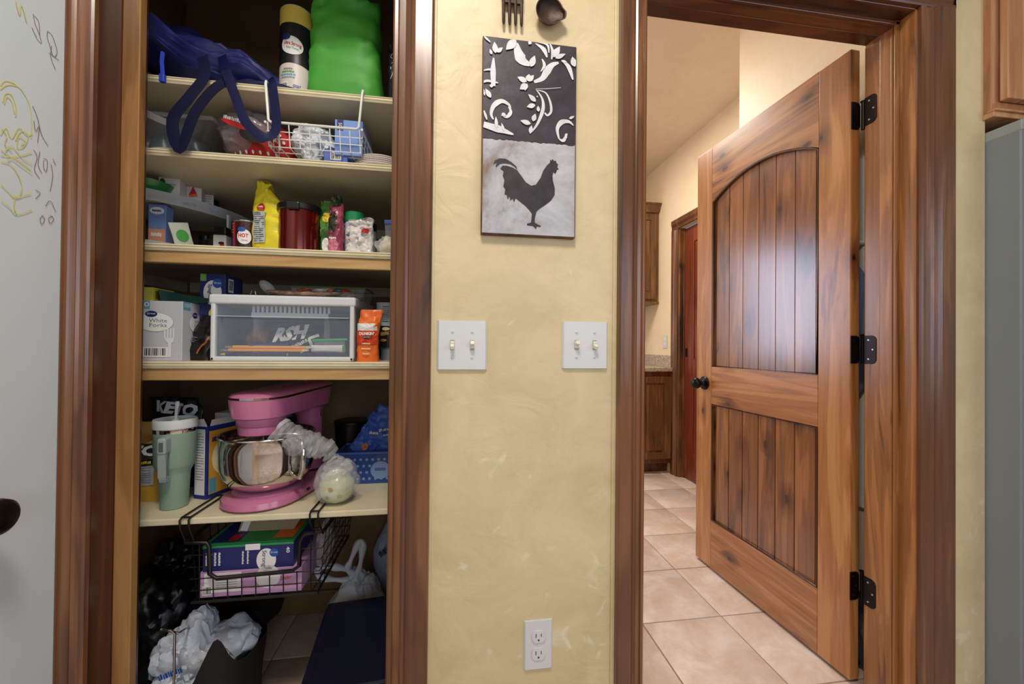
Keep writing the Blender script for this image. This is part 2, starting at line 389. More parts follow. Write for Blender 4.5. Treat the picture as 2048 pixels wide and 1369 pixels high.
m_clear2 = mat('clear_rigid_plastic', (206, 214, 218), .15, alpha=.22)
m_trash = mat('black_trash_bag', (8, 8, 10), .3, bump=.4, bscale=16)

# ------------------------------------------------------------------ setting
WX0, WX1 = -.054, .401            # the plaster pier between the two openings
DX0, DX1 = .473, 1.285            # right doorway inside its jambs
CX0, CX1 = -.744, -.146           # pantry opening
XW = 1.526                        # wall ends beside the fridge
ZT, WT = 2.036, .135              # opening height, wall thickness
CLB = .745                        # pantry back wall
ZC = 2.72
struct('wall_front_pier', MB().box(CX1 + .02, DX0 - .02, 0, WT, 0, ZC), m_wall)
struct('wall_front_right', MB().box(DX1 + .02, XW, 0, WT, 0, ZC), m_wall)
struct('wall_front_top', MB().box(CX0 - .02, CX1 + .02, 0, WT, ZT + .02, ZC).box(DX0 - .02, DX1 + .02, 0, WT, ZT + .02, ZC), m_wall)
struct('wall_front_left', MB().box(-.83, CX0 - .02, 0, WT, 0, ZC), m_wall)
# corner beads on the pier
struct('floor', MB().box(-1.8, 3.2, -3.6, 3.2, -.06, -.006), m_grout)
floor = bpy.data.objects['floor']
tb = MB().box(-.1642, .1642, -.1642, .1642, -.01, 0, .0025, 2)
t0 = tb.done('tile', m_tile, floor, True)
first = True
for i in range(-6, 3):
    for j in range(-2, 7):
        x, y = 1.0633 + (i + .5) * .3332, .5072 + (j + .5) * .3332
        vis = (x > .3 and x < 2.0 and y > 0) or (x < .2 and .1 < y < .9)
        if not vis: continue
        if first: o = t0; first = False
        else: o = t0.copy(); COL.objects.link(o); o.parent = floor
        o.location = (x, y, random.uniform(-.0006, .0006)); o.rotation_euler = (random.uniform(-.001, .001), random.uniform(-.001, .001), 0)
for i in range(-8, 6):
    for j in range(-12, -2):
        x, y = 1.0633 + (i + .5) * .3332, .5072 + (j + .5) * .3332
        if y > -.2 or y < -2.5 or x < -1 : continue
        o = t0.copy(); COL.objects.link(o); o.parent = floor; o.location = (x, y, 0)
struct('ceiling', MB().box(-1.8, 3.2, -3.6, 3.2, ZC, ZC + .06), m_ceil)
# pantry interior
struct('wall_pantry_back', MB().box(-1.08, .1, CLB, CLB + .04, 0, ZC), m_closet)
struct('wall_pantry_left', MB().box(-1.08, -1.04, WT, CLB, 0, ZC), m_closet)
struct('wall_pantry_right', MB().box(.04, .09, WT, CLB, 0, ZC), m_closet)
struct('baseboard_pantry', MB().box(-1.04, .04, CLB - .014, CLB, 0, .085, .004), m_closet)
# laundry room
struct('wall_laundry_back', MB().box(-1.7, 1.9, 2.76, 2.8, 0, ZC), m_warm)
struct('wall_laundry_right', MB().box(1.83, 1.87, .80, 1.45, 0, ZC).box(1.83, 1.87, 2.1, 2.76, 0, ZC).box(1.83, 1.87, 1.45, 2.1, 2.05, ZC), m_warm)
struct('wall_laundry_near_right', MB().box(1.385, 1.49, WT, .83, 0, ZC).box(1.49, 1.83, .77, .83, 0, ZC), m_warm)
struct('wall_laundry_left', MB().box(.33, .37, WT, CLB, 0, ZC), m_warm)
struct('wall_laundry_far_left', MB().box(-1.74, -1.7, .8, 2.8, 0, ZC), m_warm)
struct('wall_laundry_near_left', MB().box(-1.7, .37, CLB + .045, CLB + .08, 0, ZC), m_warm)
# kitchen behind the camera
struct('wall_left', MB().box(-.84, -.80, -3.5, -1.0, 0, ZC).box(-.84, -.80, -1.0, 0, 2.1, ZC), m_kwall)
struct('wall_back', MB().box(-.84, 0, -3.54, -3.5, 0, ZC).box(1.9, 3.1, -3.54, -3.5, 0, ZC).box(0, 1.9, -3.54, -3.5, 0, .85).box(0, 1.9, -3.54, -3.5, 2.15, ZC), m_kwall)
struct('wall_right', MB().box(3.06, 3.1, -3.5, .8, 0, ZC), m_kwall)
struct('wall_fridge_alcove', MB().box(XW, 3.1, .72, .76, 0, ZC), m_kwall)

def casing_prof(w, t=.019):
    """width along +x from the opening outwards, thickness towards -y"""
    return [(0, 0), (0, -t * .55), (.004, -t * .7), (w * .12, -t * .7), (w * .15, -t * .45), (w * .3, -t * .5), (w * .36, -t * .72), (w * .42, -t * .6), (w * .46, -t * .78), (w * .5, -t * .9), (w * .55, -t), (w - .005, -t), (w, -t + .004), (w, 0)]
def casing(name, x, sgn, w, z0, z1, m, y=0, parent=None):
    pr = [(x + sgn * a, y + b) for a, b in casing_prof(w)]
    return struct(name, MB().prism(pr, z0, z1, 'xy'), m, parent=parent)
def casing_h(name, x0, x1, z, w, m, y=0, parent=None):
    pr = [(y + b, z + a) for a, b in casing_prof(w)]
    return struct(name, MB().prism(pr, x0, x1, 'yz'), m, parent=parent)
casing('trim_1', CX1, 1, .092, 0, ZT + .004, w_case)
casing('trim_2', CX0, -1, .062, 0, ZT + .004, w_case)
casing('trim_3', DX0 - .002, -1, .072, 0, ZT + .004, w_case)
casing('trim_4', DX1 + .006, 1, .109, 0, ZT + .004, w_case)
casing_h('trim_5', DX0 - .085, DX1 + .12, ZT + .004, .105, w_caseh)
casing_h('trim_6', CX0 - .07, CX1 + .09, ZT + .004, .1, w_caseh)
# quiet line of the corner bead beside the casings
struct('trim_7', MB().box(WX0 - .001, WX0 + .006, -.004, .0, 0, ZC, .002), m_wall)
struct('trim_8', MB().box(WX1 - .012, WX1 - .001, -.004, .0, 0, ZC, .002), m_wall)
# pantry jambs: dark reveal, then a golden strip turned to the room
struct('trim_9', MB().box(CX0 - .02, CX0, 0, WT, 0, ZT + .02, .002), w_jamb)
struct('trim_10', MB().box(CX0, CX0 + .036, .058, .078, 0, ZT + .02, .002), w_pine)
struct('trim_11', MB().box(CX1, CX1 + .02, 0, WT, 0, ZT + .02, .002), w_jamb)
struct('trim_12', MB().box(CX0 - .02, CX1 + .02, .0, WT, ZT, ZT + .02, .002), w_jamb)
pl = MB().box(CX1 - .0015, CX1 + .001, .035, .052, 0.975, 1.03, .0005).done('strike_plate', m_bronze, bpy.data.objects['trim_11'])
# doorway jambs
struct('trim_13', MB().box(DX1, DX1 + .02, 0, WT + .005, 0, ZT + .02, .002), w_jambo)
struct('trim_14', MB().box(DX1 - .0125, DX1, .040, .086, 0, ZT + .01, .002).box(DX1 - .015, DX1 - .0125, .048, .053, 0, ZT, .001).box(DX1 - .0145, DX1 - .0125, .040, .044, 0, ZT, .001), w_jambo)
struct('trim_15', MB().box(DX0 - .02, DX0, 0, WT + .005, 0, ZT + .02, .002), w_jamb)
struct('trim_16', MB().box(DX0, DX0 + .0125, .040, .086, 0, ZT, .002), w_jamb)
struct('trim_17', MB().box(DX0 - .02, DX1 + .02, .0, WT + .005, ZT, ZT + .02, .002), w_caseh)
struct('trim_18', MB().box(DX0, DX1, .040, .086, ZT - .0125, ZT, .002).box(DX0, DX1, .050, .054, ZT - .0155, ZT - .0125), w_caseh)

# ------------------------------------------------------------------ knotty alder door, open
HX, HY = 1.258, .160
drt = root_struct('door_2', (HX, HY, .012), PI / 2 + .046)
tag(drt, 'open knotty alder door with arched plank panel and dark knob', None)
W_, H_, ST = .762, 2.028, .110
zs, rise = 1.762, .075           # springing of the arch, rise
def arch(x): # underside of the top rail
    u = (x - W_ / 2) / (W_ / 2 - ST); return zs + rise * (1 - u * u)
TH = .035
MB().box(0, ST, -TH, 0, 0, H_, .0025).done('stile', w_door, drt)
MB().box(W_ - ST, W_, -TH, 0, 0, H_, .0025).done('stile', w_door, drt)
n = 28
poly = [(ST + (W_ - 2 * ST) * i / n, arch(ST + (W_ - 2 * ST) * i / n)) for i in range(n + 1)] + [(W_ - ST, H_), (ST, H_)]
MB().prism(poly, -TH, 0, 'xz').done('top_rail', w_doorx, drt)
MB().box(ST, W_ - ST, -TH, 0, .785, .965, .002).done('lock_rail', w_doorx, drt)
MB().box(ST, W_ - ST, -TH, 0, 0, .225, .002).done('bottom_rail', w_doorx, drt)
# sticking: a bead round each panel
def bead(z0, top):
    b = MB()
    for yy in (-.003, -TH + .003):
        p = [(ST + .004, yy, z0 + .004), (W_ - ST - .004, yy, z0 + .004)]
        if top is None: p += [(W_ - ST - .004, yy, arch(W_ - ST) - .004)] + [(ST + (W_ - 2 * ST) * i / 20, yy, arch(ST + (W_ - 2 * ST) * i / 20) - .004) for i in range(19, 0, -1)] + [(ST + .004, yy, arch(ST) - .004)]
        else: p += [(W_ - ST - .004, yy, top - .004), (ST + .004, yy, top - .004)]
        b.tube(p, .0042, 6, closed=True)
    return b.done('panel_bead', w_jamb, drt, True)
bead(.965, None); bead(.225, .785)
cuts = [ST, .128, .212, .298, .382, .468, .550, .634, W_ - ST]
for a, c in zip(cuts, cuts[1:]):
    g = .0035
    poly = [(a + g / 2, .960)] + [(c - g / 2, .960)] + [(c - g / 2, arch(c - g / 2) + .004), ((a + c) / 2, arch((a + c) / 2) + .004), (a + g / 2, arch(a + g / 2) + .004)]
    MB().prism(poly, -TH + .012, -.012, 'xz').done('plank', w_plank, drt)
    MB().box(a + g / 2, c - g / 2, -TH + .012, -.012, .22, .79, .0015, 1).done('plank', w_plank, drt)
MB().box(ST - .005, W_ - ST + .005, -.019, -.016, .2, 1.84).done('panel_backing', w_jamb, drt)
kb = MB(); RX = Matrix.Rotation(PI / 2, 4, 'X')
for sg in (1, -1):
    M = Matrix.Translation((W_ - .062, 0 if sg > 0 else -TH, .882)) @ Matrix.Rotation(-PI / 2 * sg, 4, 'X')
    kb.lathe([(0.0335, 0), (.0335, .004), (.030, .008), (.014, .011), (.0115, .014), (.011, .026), (.016, .030), (.0245, .037), (.0285, .046), (.0275, .056), (.021, .064), (.01, .068), (.001, .069)], 28, M)
kb.done('door_knob', m_bronze, drt, True)
for z in (1.823, 1.068, .312):
    hb = MB()
    hl = .0445
    def leaf(w): return [(0, -hl), (w - .012, -hl), (w - .004, -hl + .004), (w, -hl + .012), (w, hl - .012), (w - .004, hl - .004), (w - .012, hl), (0, hl)]
    # leaf on the door's edge (faces the room), leaf on the jamb
    zc = z - .012
    hb.prism([(-yy * 1.0, zc + q) for yy, q in leaf(.034)], -.0018, .0004, 'yz')
    h = hb.done('hinge', m_bronze, drt)
    k = MB().lathe([(.0055, zc - hl), (.0055, zc + hl), (.0075, zc + hl + .001), (.0075, zc + hl + .004), (.003, zc + hl + .006)], 12, Matrix.Translation((-.006, -TH - .005, 0))).done('hinge_pin', m_chrome if z > 2.5 else m_bronze, h, True)
    s = MB()
    for (yy, q) in ((-.012, -.03), (-.012, .03), (-.024, 0)):
        s.lathe([(.0032, 0), (.0026, .0012), (.001, .0014)], 10, Matrix.Translation((-.0018, yy, zc + q)) @ Matrix.Rotation(-PI / 2, 4, 'Y'))
    s.done('hinge_screw', m_bronze, h)
# jamb leaves, on the frame
for z in (1.823, 1.068, .312):
    b = MB(); lw = .036
    M = Matrix.Translation((DX1 - .0006, WT + .004, z))
    b.prism([(-yy, q) for yy, q in leaf(lw)], -.0014, .0008, 'yz', M)
    o = b.done('hinge_leaf', m_bronze, bpy.data.objects['trim_13'])
    s = MB()
    for (yy, q) in ((-.014, -.03), (-.014, .03), (-.027, 0)):
        s.lathe([(.0034, 0), (.0026, .0012), (.001, .0014)], 10, Matrix.Translation((DX1 - .002, WT + .004 + yy, z + q)) @ Matrix.Rotation(-PI / 2, 4, 'Y'))
    s.done('hinge_screw', m_chrome, o)

# ------------------------------------------------------------------ white door at the far left
d1 = root_struct('door_1', (-.785, 0, 0))
d1['label'] = 'white slab door with yellow crayon scribbles and a dark knob'
MB().box(-.035, 0, -.93, -.022, .01, 2.06, .003).done('door_slab', m_wdoor, d1)
MB().box(-.035, .003, -.018, -.001, 0, 2.1, .003).done('door_jamb', m_wdoor, d1)
MB().box(-.03, -.002, -.0222, -.0178, 0, 2.08).done('weather_strip', mat('brown_seal', (120, 96, 84), .8), d1)
M = Matrix.Translation((0, -.178, P(0, 1012, X=-.785).z)) @ Matrix.Rotation(PI / 2, 4, 'Y')
MB().lathe([(.033, 0), (.033, .004), (.029, .008), (.013, .011), (.011, .026), (.017, .030), (.0265, .038), (.030, .046), (.028, .056), (.02, .063), (.008, .066)], 32, M).done('door_knob', m_bronze, d1, True)
# crayon: strokes pressed on the door, traced in door coordinates (y, z)
def stroke(paths, m, w):
    q = []
    for p in paths:
        pp = smoothpts(p, 4)
        q += ribbon(pp, w)
    return poly_decal('crayon_mark', d1, m, q, lambda a, b: (.0007, a, b))
def dp(l): # points on the door's face
    out = []
    for x, y in l:
        q = P(x, y, X=-.785); out.append((q.y, q.z))
    return out
def c7(l): return dp([(x * .365, y * .3652) for x, y in l])
cr_y = mat('yellow_crayon', (214, 206, 120), .6); cr_b = mat('brown_pen', (128, 92, 66), .6)
ys = [[(0, 470), (25, 445), (70, 455), (120, 500), (160, 580), (170, 680), (168, 760)], [(0, 490), (40, 465), (100, 478), (140, 530)], [(12, 560), (25, 515), (60, 520), (85, 590), (80, 640)], [(20, 570), (35, 530), (62, 560), (75, 620)],
      [(0, 740), (30, 700), (60, 760), (100, 700), (140, 740), (175, 735)], [(80, 770), (110, 720), (150, 740), (130, 800), (90, 810), (100, 750), (140, 780), (110, 790)], [(0, 820), (40, 850), (100, 880), (165, 930)], [(0, 850), (60, 860), (120, 850), (170, 835)],
      [(0, 885), (50, 900), (90, 950), (115, 1020), (100, 1075), (60, 1075)], [(0, 1010), (40, 1050), (80, 1085), (130, 1070), (165, 1062)], [(0, 1100), (50, 1140), (85, 1175), (170, 1150)], [(20, 830), (60, 800), (120, 870), (170, 900)], [(0, 700), (30, 740), (20, 790), (60, 830)],
      [(80, 0), (100, 80), (110, 20), (140, 120)], [(30, 880), (60, 870), (100, 900), (170, 950)], [(75, 1080), (70, 1130), (85, 1175)]]
stroke([c7(p) for p in ys], cr_y, .0016)
bs = [[(180, 75), (190, 130), (210, 180), (225, 235), (205, 220), (190, 190), (172, 150)], [(183, 85), (210, 120), (215, 200)], [(255, 170), (280, 190), (300, 240), (310, 290), (290, 310), (270, 250), (255, 200), (258, 172)], [(280, 250), (275, 310), (300, 380)], [(265, 290), (320, 330)],
      [(175, 580), (200, 640), (225, 740), (260, 800)], [(180, 820), (200, 860), (185, 930), (215, 980)], [(215, 830), (205, 900), (225, 950)], [(235, 870), (255, 880), (250, 940), (235, 920), (235, 880)], [(275, 900), (285, 960), (270, 1050)], [(190, 1040), (215, 1060), (190, 1090)], [(225, 1180), (240, 1200), (225, 1230), (215, 1200), (232, 1180)], [(270, 1180), (290, 1200), (270, 1225), (262, 1195), (285, 1185)], [(285, 870), (300, 905)], [(245, 1130), (270, 1100), (300, 1160)], [(180, 660), (190, 720), (210, 690), (200, 780)]]
stroke([c7(p) for p in bs], cr_b, .001)

# ------------------------------------------------------------------ kitchen side: cabinet over a grey refrigerator
cb = thing('wall_cabinet', 'stained wooden cabinet mounted above the grey refrigerator', 'cabinet', (1.52, -.02, 1.74))
MB().box(.0, .92, .002, .6, .012, .6, .002).done('carcass', w_cabr, cb)
MB().box(-.004, .92, -.006, .6, -.001, .014, .002).box(-.004, .92, -.012, .01, .014, .02, .002).done('bottom_rail', w_cabr, cb)
dr = thing('cabinet_door', None, None, (.022, -.001, .045)); dr.parent = cb
MB().box(0, .058, -.02, 0, 0, .52, .003).done('stile', w_cabr, dr); MB().box(.36, .418, -.02, 0, 0, .52, .003).done('stile', w_cabr, dr)
MB().box(.058, .36, -.02, 0, 0, .055, .003).done('rail', w_cabr, dr); MB().box(.058, .36, -.02, 0, .465, .52, .003).done('rail', w_cabr, dr)
MB().box(.058, .36, -.010, -.002, .055, .465).box(.068, .35, -.014, -.004, .065, .455, .003).box(.085, .333, -.018, -.006, .083, .437, .005).done('raised_panel', w_cab, dr)
fr = thing('refrigerator', 'grey refrigerator in the alcove at the right, only its side showing', 'refrigerator', (1.53, 0, 0))
MB().box(0, .9, -.075, .64, .02, 1.692, .006).done('body', m_fridge, fr)
MB().box(-.0015, .9015, -.0765, .64, 1.675, 1.706, .004).done('top_rim', mat('pale_grey_rim', (150, 160, 164), .4), fr)
MB().box(.002, .45, -.145, -.085, .06, 1.70, .012, 3).done('door', mat('light_grey_door', (168, 176, 180), .3), fr)
MB().box(.01, .44, -.085, -.075, .07, 1.69).done('door_gasket', mat('gasket', (70, 74, 78), .7), fr)
for fx in (.03, .84):
    for fy in (.5, -.03): MB().box(fx, fx + .03, fy, fy + .04, 0, .02).done('foot', m_black, fr)

# ------------------------------------------------------------------ laundry room beyond the doorway
uc = thing('upper_cabinet', 'small wooden upper cabinet with crown seen past the doorway', 'cabinet', (1.22, 2.42, 1.478))
MB().box(0, .608, .002, .33, 0, .83, .002).done('carcass', w_cab, uc)
MB().prism([(-.0, .80), (-.012, .81), (-.02, .83), (-.042, .868), (-.05, .872), (-.05, .885), (0, .885), (.33, .885), (.33, .80)], -.02, .608, 'yz').done('crown_moulding', w_cab, uc)
MB().box(-.008, .608, -.008, .33, -.022, 0, .003).done('light_rail', w_cab, uc)
for k, x0 in enumerate((.03, .315)):
    d = thing('cabinet_door', None, None, (x0, 0, .02)); d.parent = uc
    MB().box(0, .05, -.018, 0, 0, .77, .003).done('stile', w_cab, d); MB().box(.21, .26, -.018, 0, 0, .77, .003).done('stile', w_cab, d)
    MB().box(.05, .21, -.018, 0, 0, .055, .003).done('rail', w_cab, d); MB().box(.05, .21, -.018, 0, .715, .77, .003).done('rail', w_cab, d)
    MB().box(.05, .21, -.008, 0, .055, .715).box(.066, .194, -.014, -.002, .072, .698, .004).done('raised_panel', w_cab, d)
bc = thing('base_cabinet', 'wooden base cabinet below the granite counter past the doorway', 'cabinet', (1.22, 2.18, 0))
MB().box(0, .606, .0, .578, .09, .862, .002).box(.0, .6, .07, .578, 0, .09).done('carcass', wood('dark_cabinet_wood', (50, 22, 10), (96, 50, 24), (124, 72, 38), 'z', .35, .4), bc)
for x0 in (.02, .31):
    d = thing('cabinet_door', None, None, (x0, 0, .13)); d.parent = bc
    MB().box(0, .05, -.018, 0, 0, .69, .003).done('stile', w_cab, d); MB().box(.23, .28, -.018, 0, 0, .69, .003).done('stile', w_cab, d)
    MB().box(.05, .23, -.018, 0, 0, .055, .003).done('rail', w_cab, d); MB().box(.05, .23, -.018, 0, .635, .69, .003).done('rail', w_cab, d)
    MB().box(.05, .23, -.008, 0, .055, .635).box(.066, .214, -.014, -.002, .072, .618, .004).done('raised_panel', w_cab, d)
m_gran = mat('speckled_granite', (176, 162, 142), .3, vary=.55, vscale=90)
ct = thing('countertop', 'speckled granite countertop with a short backsplash', 'countertop', (1.22, 2.15, .862))
MB().box(-.2, .61, 0, .61, 0, .034, .005).done('slab', m_gran, ct)
MB().box(.592, .61, .0, .60, .034, .135, .003).box(-.2, .592, .592, .61, .034, .135, .003).done('backsplash', m_gran, ct)
sp = thing('outlet_plate', 'small white outlet plate on the laundry wall above the granite', 'outlet', (1.829, 2.30, 1.115), -PI / 2)
MB().box(-.035, .035, -.005, 0, -.057, .057, .002).done('plate', m_plate, sp)
MB().box(-.014, .014, -.008, -.005, -.034, -.006, .003).box(-.014, .014, -.008, -.005, .006, .034, .003).done('socket', m_ivory, sp)
# cased opening in the laundry's right wall, with its own door
pr = [(1.83 - .0 + b, 2.10 + a) for a, b in casing_prof(.085)]
struct('trim_19', MB().prism(pr, 0, 2.05, 'xy'), w_case)
struct('trim_20', MB().prism([(1.83 + b, 2.05 + a) for a, b in casing_prof(.085)], 1.30, 2.185, 'xz'), w_case)
struct('trim_21', MB().box(1.83, 1.93, 2.08, 2.10, 0, 2.05, .002).box(1.86, 1.90, 2.068, 2.08, 0, 2.04, .002), w_case)
d3 = root_struct('door_3', (1.87, 1.45, .01)); d3['label'] = 'dark red-brown panel door standing in the cased opening of the laundry wall'
w_red = wood('red_brown_door', (70, 24, 12), (110, 46, 24), (136, 66, 38), 'z', .35, .4)
MB().box(0, .035, 0, .12, 0, 2.03, .002).done('stile', w_red, d3); MB().box(0, .035, .50, .62, 0, 2.03, .002).done('stile', w_red, d3)
for z0, z1 in ((0, .22), (.8, .97), (1.9, 2.03)): MB().box(0, .035, .12, .50, z0, z1, .002).done('rail', w_red, d3)
for z0, z1 in ((.22, .8), (.97, 1.9)): MB().box(.008, .027, .12, .50, z0, z1, .002).done('raised_panel', w_red, d3)
MB().box(-.004, .0, .575, .605, .98, 1.05, .002).done('latch_plate', m_bronze, d3)
# things kept behind the open door
ib = thing('ironing_board', 'pale blue ironing board leaning folded behind the open wooden door', 'ironing board', (1.303, .24, .0))
MB().prism([(-.11, .12), (.20, .12), (.22, .2), (.22, 1.25), (.2, 1.45), (.14, 1.6), (.06, 1.66), (-.02, 1.6), (-.08, 1.45), (-.11, 1.25)], -.012, .010, 'yz', Matrix.Translation((.01, .06, 0))).done('board', mat('blue_cover', (128, 156, 190), .7), ib)
MB().tube([(.03, .02, .02), (.03, .05, .7), (.03, .12, 1.3)], .009, 10).tube([(.03, .16, .02), (.03, .12, .7), (.03, .05, 1.3)], .009, 10).tube([(.02, -.02, .012), (.02, .2, .012)], .011, 10).done('leg', m_whitepl, ib, True)
rk = thing('door_rack', 'white metal rack with bars hooked on the wall behind the door', 'rack', (1.384, .215, 1.43))
MB().tube([(0, .0, 0), (-.034, .0, 0), (-.034, .25, 0), (0, .25, 0)], .0075, 10).done('bar', m_whitepl, rk, True)
MB().box(-.012, -.002, .0, .02, -.9, .32, .003).done('upright', m_whitewire, rk)
gm = thing('folded_cloth', 'blue grey cloth hanging behind the open door beside the middle hinge', 'cloth', (1.361, .222, .88))
MB().ico(lambda n: Vector((n.x * .022 * (1.2 - n.z * .6) + .004 * math.sin(n.y * 9), n.y * .035, .25 + n.z * .22)), 4).done('cloth', mat('slate_blue_cloth', (92, 108, 140), .8), gm, True)
bg = thing('laundry_bag', 'dark crumpled bag on the tiles behind the open door', 'bag', (1.36, .22, 0))
MB().ico(lambda n: Vector((n.x * .018, n.y * .06, max(0, .12 + n.z * .13))) + n * .012 * noise.noise(n * 5), 4).done('sack', mat('slate_bag', (70, 78, 92), .45, bump=.5, bscale=30), bg, True)

# ------------------------------------------------------------------ plates on the pier
def switch_plate(x, z, states, label):
    t = thing('switch_plate', label, 'light switch', (x, 0, z), group='double light switch plates')
    MB().prism([(-.0579, 0), (-.0579, -.0015), (-.0540, -.0060), (.0540, -.0060), (.0579, -.0015), (.0579, 0)], -.0571, .0571, 'xy').done('plate', m_plate, t)
    MB().box(-.0545, .0545, -.0058, -.001, -.0568, .0568, .002).done('plate_face', m_plate, t)
    for sx, up in zip((-.023, .023), states):
        MB().box(sx - .0052, sx + .0052, -.0063, -.0055, -.0122, .0122).done('toggle_slot', mat('slot_shade', (168, 164, 146), .5), t)
        M = Matrix.Translation((sx, -.006, 0)) @ Matrix.Rotation(math.radians(-24 if up else 24), 4, 'X')
        MB().box(-.0044, .0044, -.016, .002, -.0045, .0045, .0012, 2, M).box(-.0046, .0046, -.004, .002, -.009, .009, .001, 1, M).done('toggle', m_ivory, t)
        for zz in (-.0302, .0302):
            s = MB().lathe([(.0034, 0), (.0030, .0011), (.001, .0015)], 14, Matrix.Translation((sx, -.006, zz)) @ Matrix.Rotation(PI / 2, 4, 'X')).done('screw', m_plate, t, True)
            MB().box(sx - .0026, sx + .0026, -.0077, -.0072, zz - .0004, zz + .0004, M=None).done('screw_slot', GREYP, s)
    return t
switch_plate(.018, 1.0705, (0, 1), 'white double toggle plate beside the pantry casing, left toggle down')
switch_plate(.318, 1.0735, (1, 0), 'white double toggle plate beside the doorway casing, right toggle down')
ot = thing('outlet', 'white duplex outlet low on the yellow plaster pier', 'outlet', (.207, 0, .353))
MB().prism([(-.035, 0), (-.035, -.0015), (-.0315, -.006), (.0315, -.006), (.035, -.0015), (.035, 0)], -.0571, .0571, 'xy').done('plate', m_plate, ot)
for zz in (.0205, -.0205):
    f = MB().prism([(x, z) for x, z in [(.0165 * math.cos(a), max(-.0142, min(.0142, .0175 * math.sin(a))) + zz) for a in [2 * PI * i / 28 for i in range(28)]]], -.0088, -.005, 'xz').done('socket', m_plate, ot)
    MB().box(-.0075, -.0055, -.0092, -.0086, zz - .001, zz + .008).box(.0055, .0072, -.0092, -.0086, zz, zz + .0075).prism([(.0022 * math.cos(a), zz - .0075 + .0024 * math.sin(a)) for a in [2 * PI * i / 12 for i in range(12)]], -.0092, -.0086, 'xz').done('slots', mat('socket_slot', (60, 60, 62), .6), f)
MB().lathe([(.0032, 0), (.0028, .001), (.001, .0013)], 12, Matrix.Translation((0, -.006, 0)) @ Matrix.Rotation(PI / 2, 4, 'X')).done('screw', m_plate, ot, True)

# ------------------------------------------------------------------ metal rooster panel
SG = P(1059, 280, Y=-.012)
sw, sh = .229, .468
sg = thing('metal_wall_panel', 'tall distressed metal panel with white scrolls over a black rooster', 'wall art', (SG.x, -.001, 1.566 - sh / 2))
m_dk = mat('distressed_black_metal', (52, 48, 58), .45, metal=.2, vary=.35, vscale=22, bump=.15, bscale=40)
m_lt = tile_mat('distressed_white_metal', (126, 106, 90), (166, 168, 176), (192, 194, 202))
m_rust = mat('rusty_edge', (92, 62, 46), .6, vary=.5, vscale=30)
MB().box(-sw / 2, sw / 2, -.014, 0, 0, sh, .0025).done('panel', m_rust, sg)
def cv(l): # points traced on the panel: crop px -> panel metres
    return [((x - 72) / 516 * sw - sw / 2, sh - (y - (207 + .1 * (x - 72))) / (1088 - .074 * (x - 72)) * sh) for x, y in l]
DS = flat(-.0142); e1 = .003
zsplit = cv([(300, 785)])[0][1]
rnd = random.Random(3)
edge = [(-sw / 2 + e1 + (sw - 2 * e1) * i / 40, zsplit + rnd.uniform(-.0016, .0016)) for i in range(41)]
poly_decal('black_field', sg, m_dk, [edge + [(sw / 2 - e1, sh - e1), (-sw / 2 + e1, sh - e1)]], DS)
poly_decal('white_field', sg, m_lt, [[(-sw / 2 + e1, e1), (sw / 2 - e1, e1)] + [(x, z - .0012) for x, z in edge[::-1]]], DS)
def leafp(a, b, w, n=8): # leaf between two traced points
    (x0, z0), (x1, z1) = cv([a])[0], cv([b])[0]; dx, dz = x1 - x0, z1 - z0; l = math.hypot(dx, dz); w = w / 516 * sw
    L = [(x0 + dx * t - dz / l * w / 2 * math.sin(PI * t ** .8), z0 + dz * t + dx / l * w / 2 * math.sin(PI * t ** .8)) for t in [i / n for i in range(n + 1)]]
    R = [(x0 + dx * t + dz / l * w / 2 * math.sin(PI * t ** .8), z0 + dz * t - dx / l * w / 2 * math.sin(PI * t ** .8)) for t in [i / n for i in range(n - 1, 0, -1)]]
    return L + R
def sc(pts, w0, w1, w2=None):
    p = smoothpts(cv(pts), 5); n = len(p); k = sw / 516
    ws = [(w0 + (w1 - w0) * min(1, 2 * i / n) if i < n / 2 else w1 + ((w2 if w2 is not None else w0) - w1) * (2 * i / n - 1)) * k for i in range(n)]
    return ribbon(p, ws)
S = []
S += sc([(385, 420), (350, 460), (395, 440), (420, 400), (450, 365), (485, 352)][1:], 14, 42, 6)
S += sc([(360, 500), (395, 550), (400, 610), (370, 690), (330, 745)], 3, 20, 4)
S += sc([(370, 505), (415, 520), (440, 570), (445, 620), (425, 642), (410, 628)], 4, 14, 8)
S += sc([(250, 250), (262, 300), (285, 345), (330, 368)], 20, 62, 8)
S += sc([(355, 250), (400, 280), (420, 325)], 4, 26, 3)
S += sc([(432, 240), (450, 290), (445, 335)], 3, 18, 3)
S += sc([(360, 240), (420, 255), (430, 300)], 3, 14, 3)
S += sc([(225, 620), (215, 590), (175, 570), (135, 595), (120, 640), (132, 672)], 4, 28, 5)
S += sc([(175, 645), (205, 655), (225, 628), (212, 600)], 10, 20, 4)
S += sc([(570, 695), (545, 675), (505, 678), (480, 715), (490, 770)], 5, 28, 6)
S += sc([(490, 770), (515, 778), (535, 740)], 6, 20, 4)
S += sc([(80, 700), (130, 715), (180, 730), (240, 752)], 30, 40, 3)
S += sc([(500, 340), (540, 375), (565, 445)], 6, 26, 4)
S += sc([(385, 405), (405, 370), (392, 335)], 3, 18, 3)
S += sc([(130, 335), (128, 400), (130, 490)], 6, 30, 20)
S += sc([(78, 405), (110, 400), (130, 410)], 4, 12, 4)
S += sc([(78, 470), (100, 462), (155, 472)], 10, 14, 4)
S += sc([(75, 215), (90, 230), (112, 250)], 3, 12, 3)
S += sc([(82, 625), (90, 650), (98, 675)], 6, 14, 4)
S += sc([(360, 500), (420, 498), (498, 490)], 2, 3, 2)
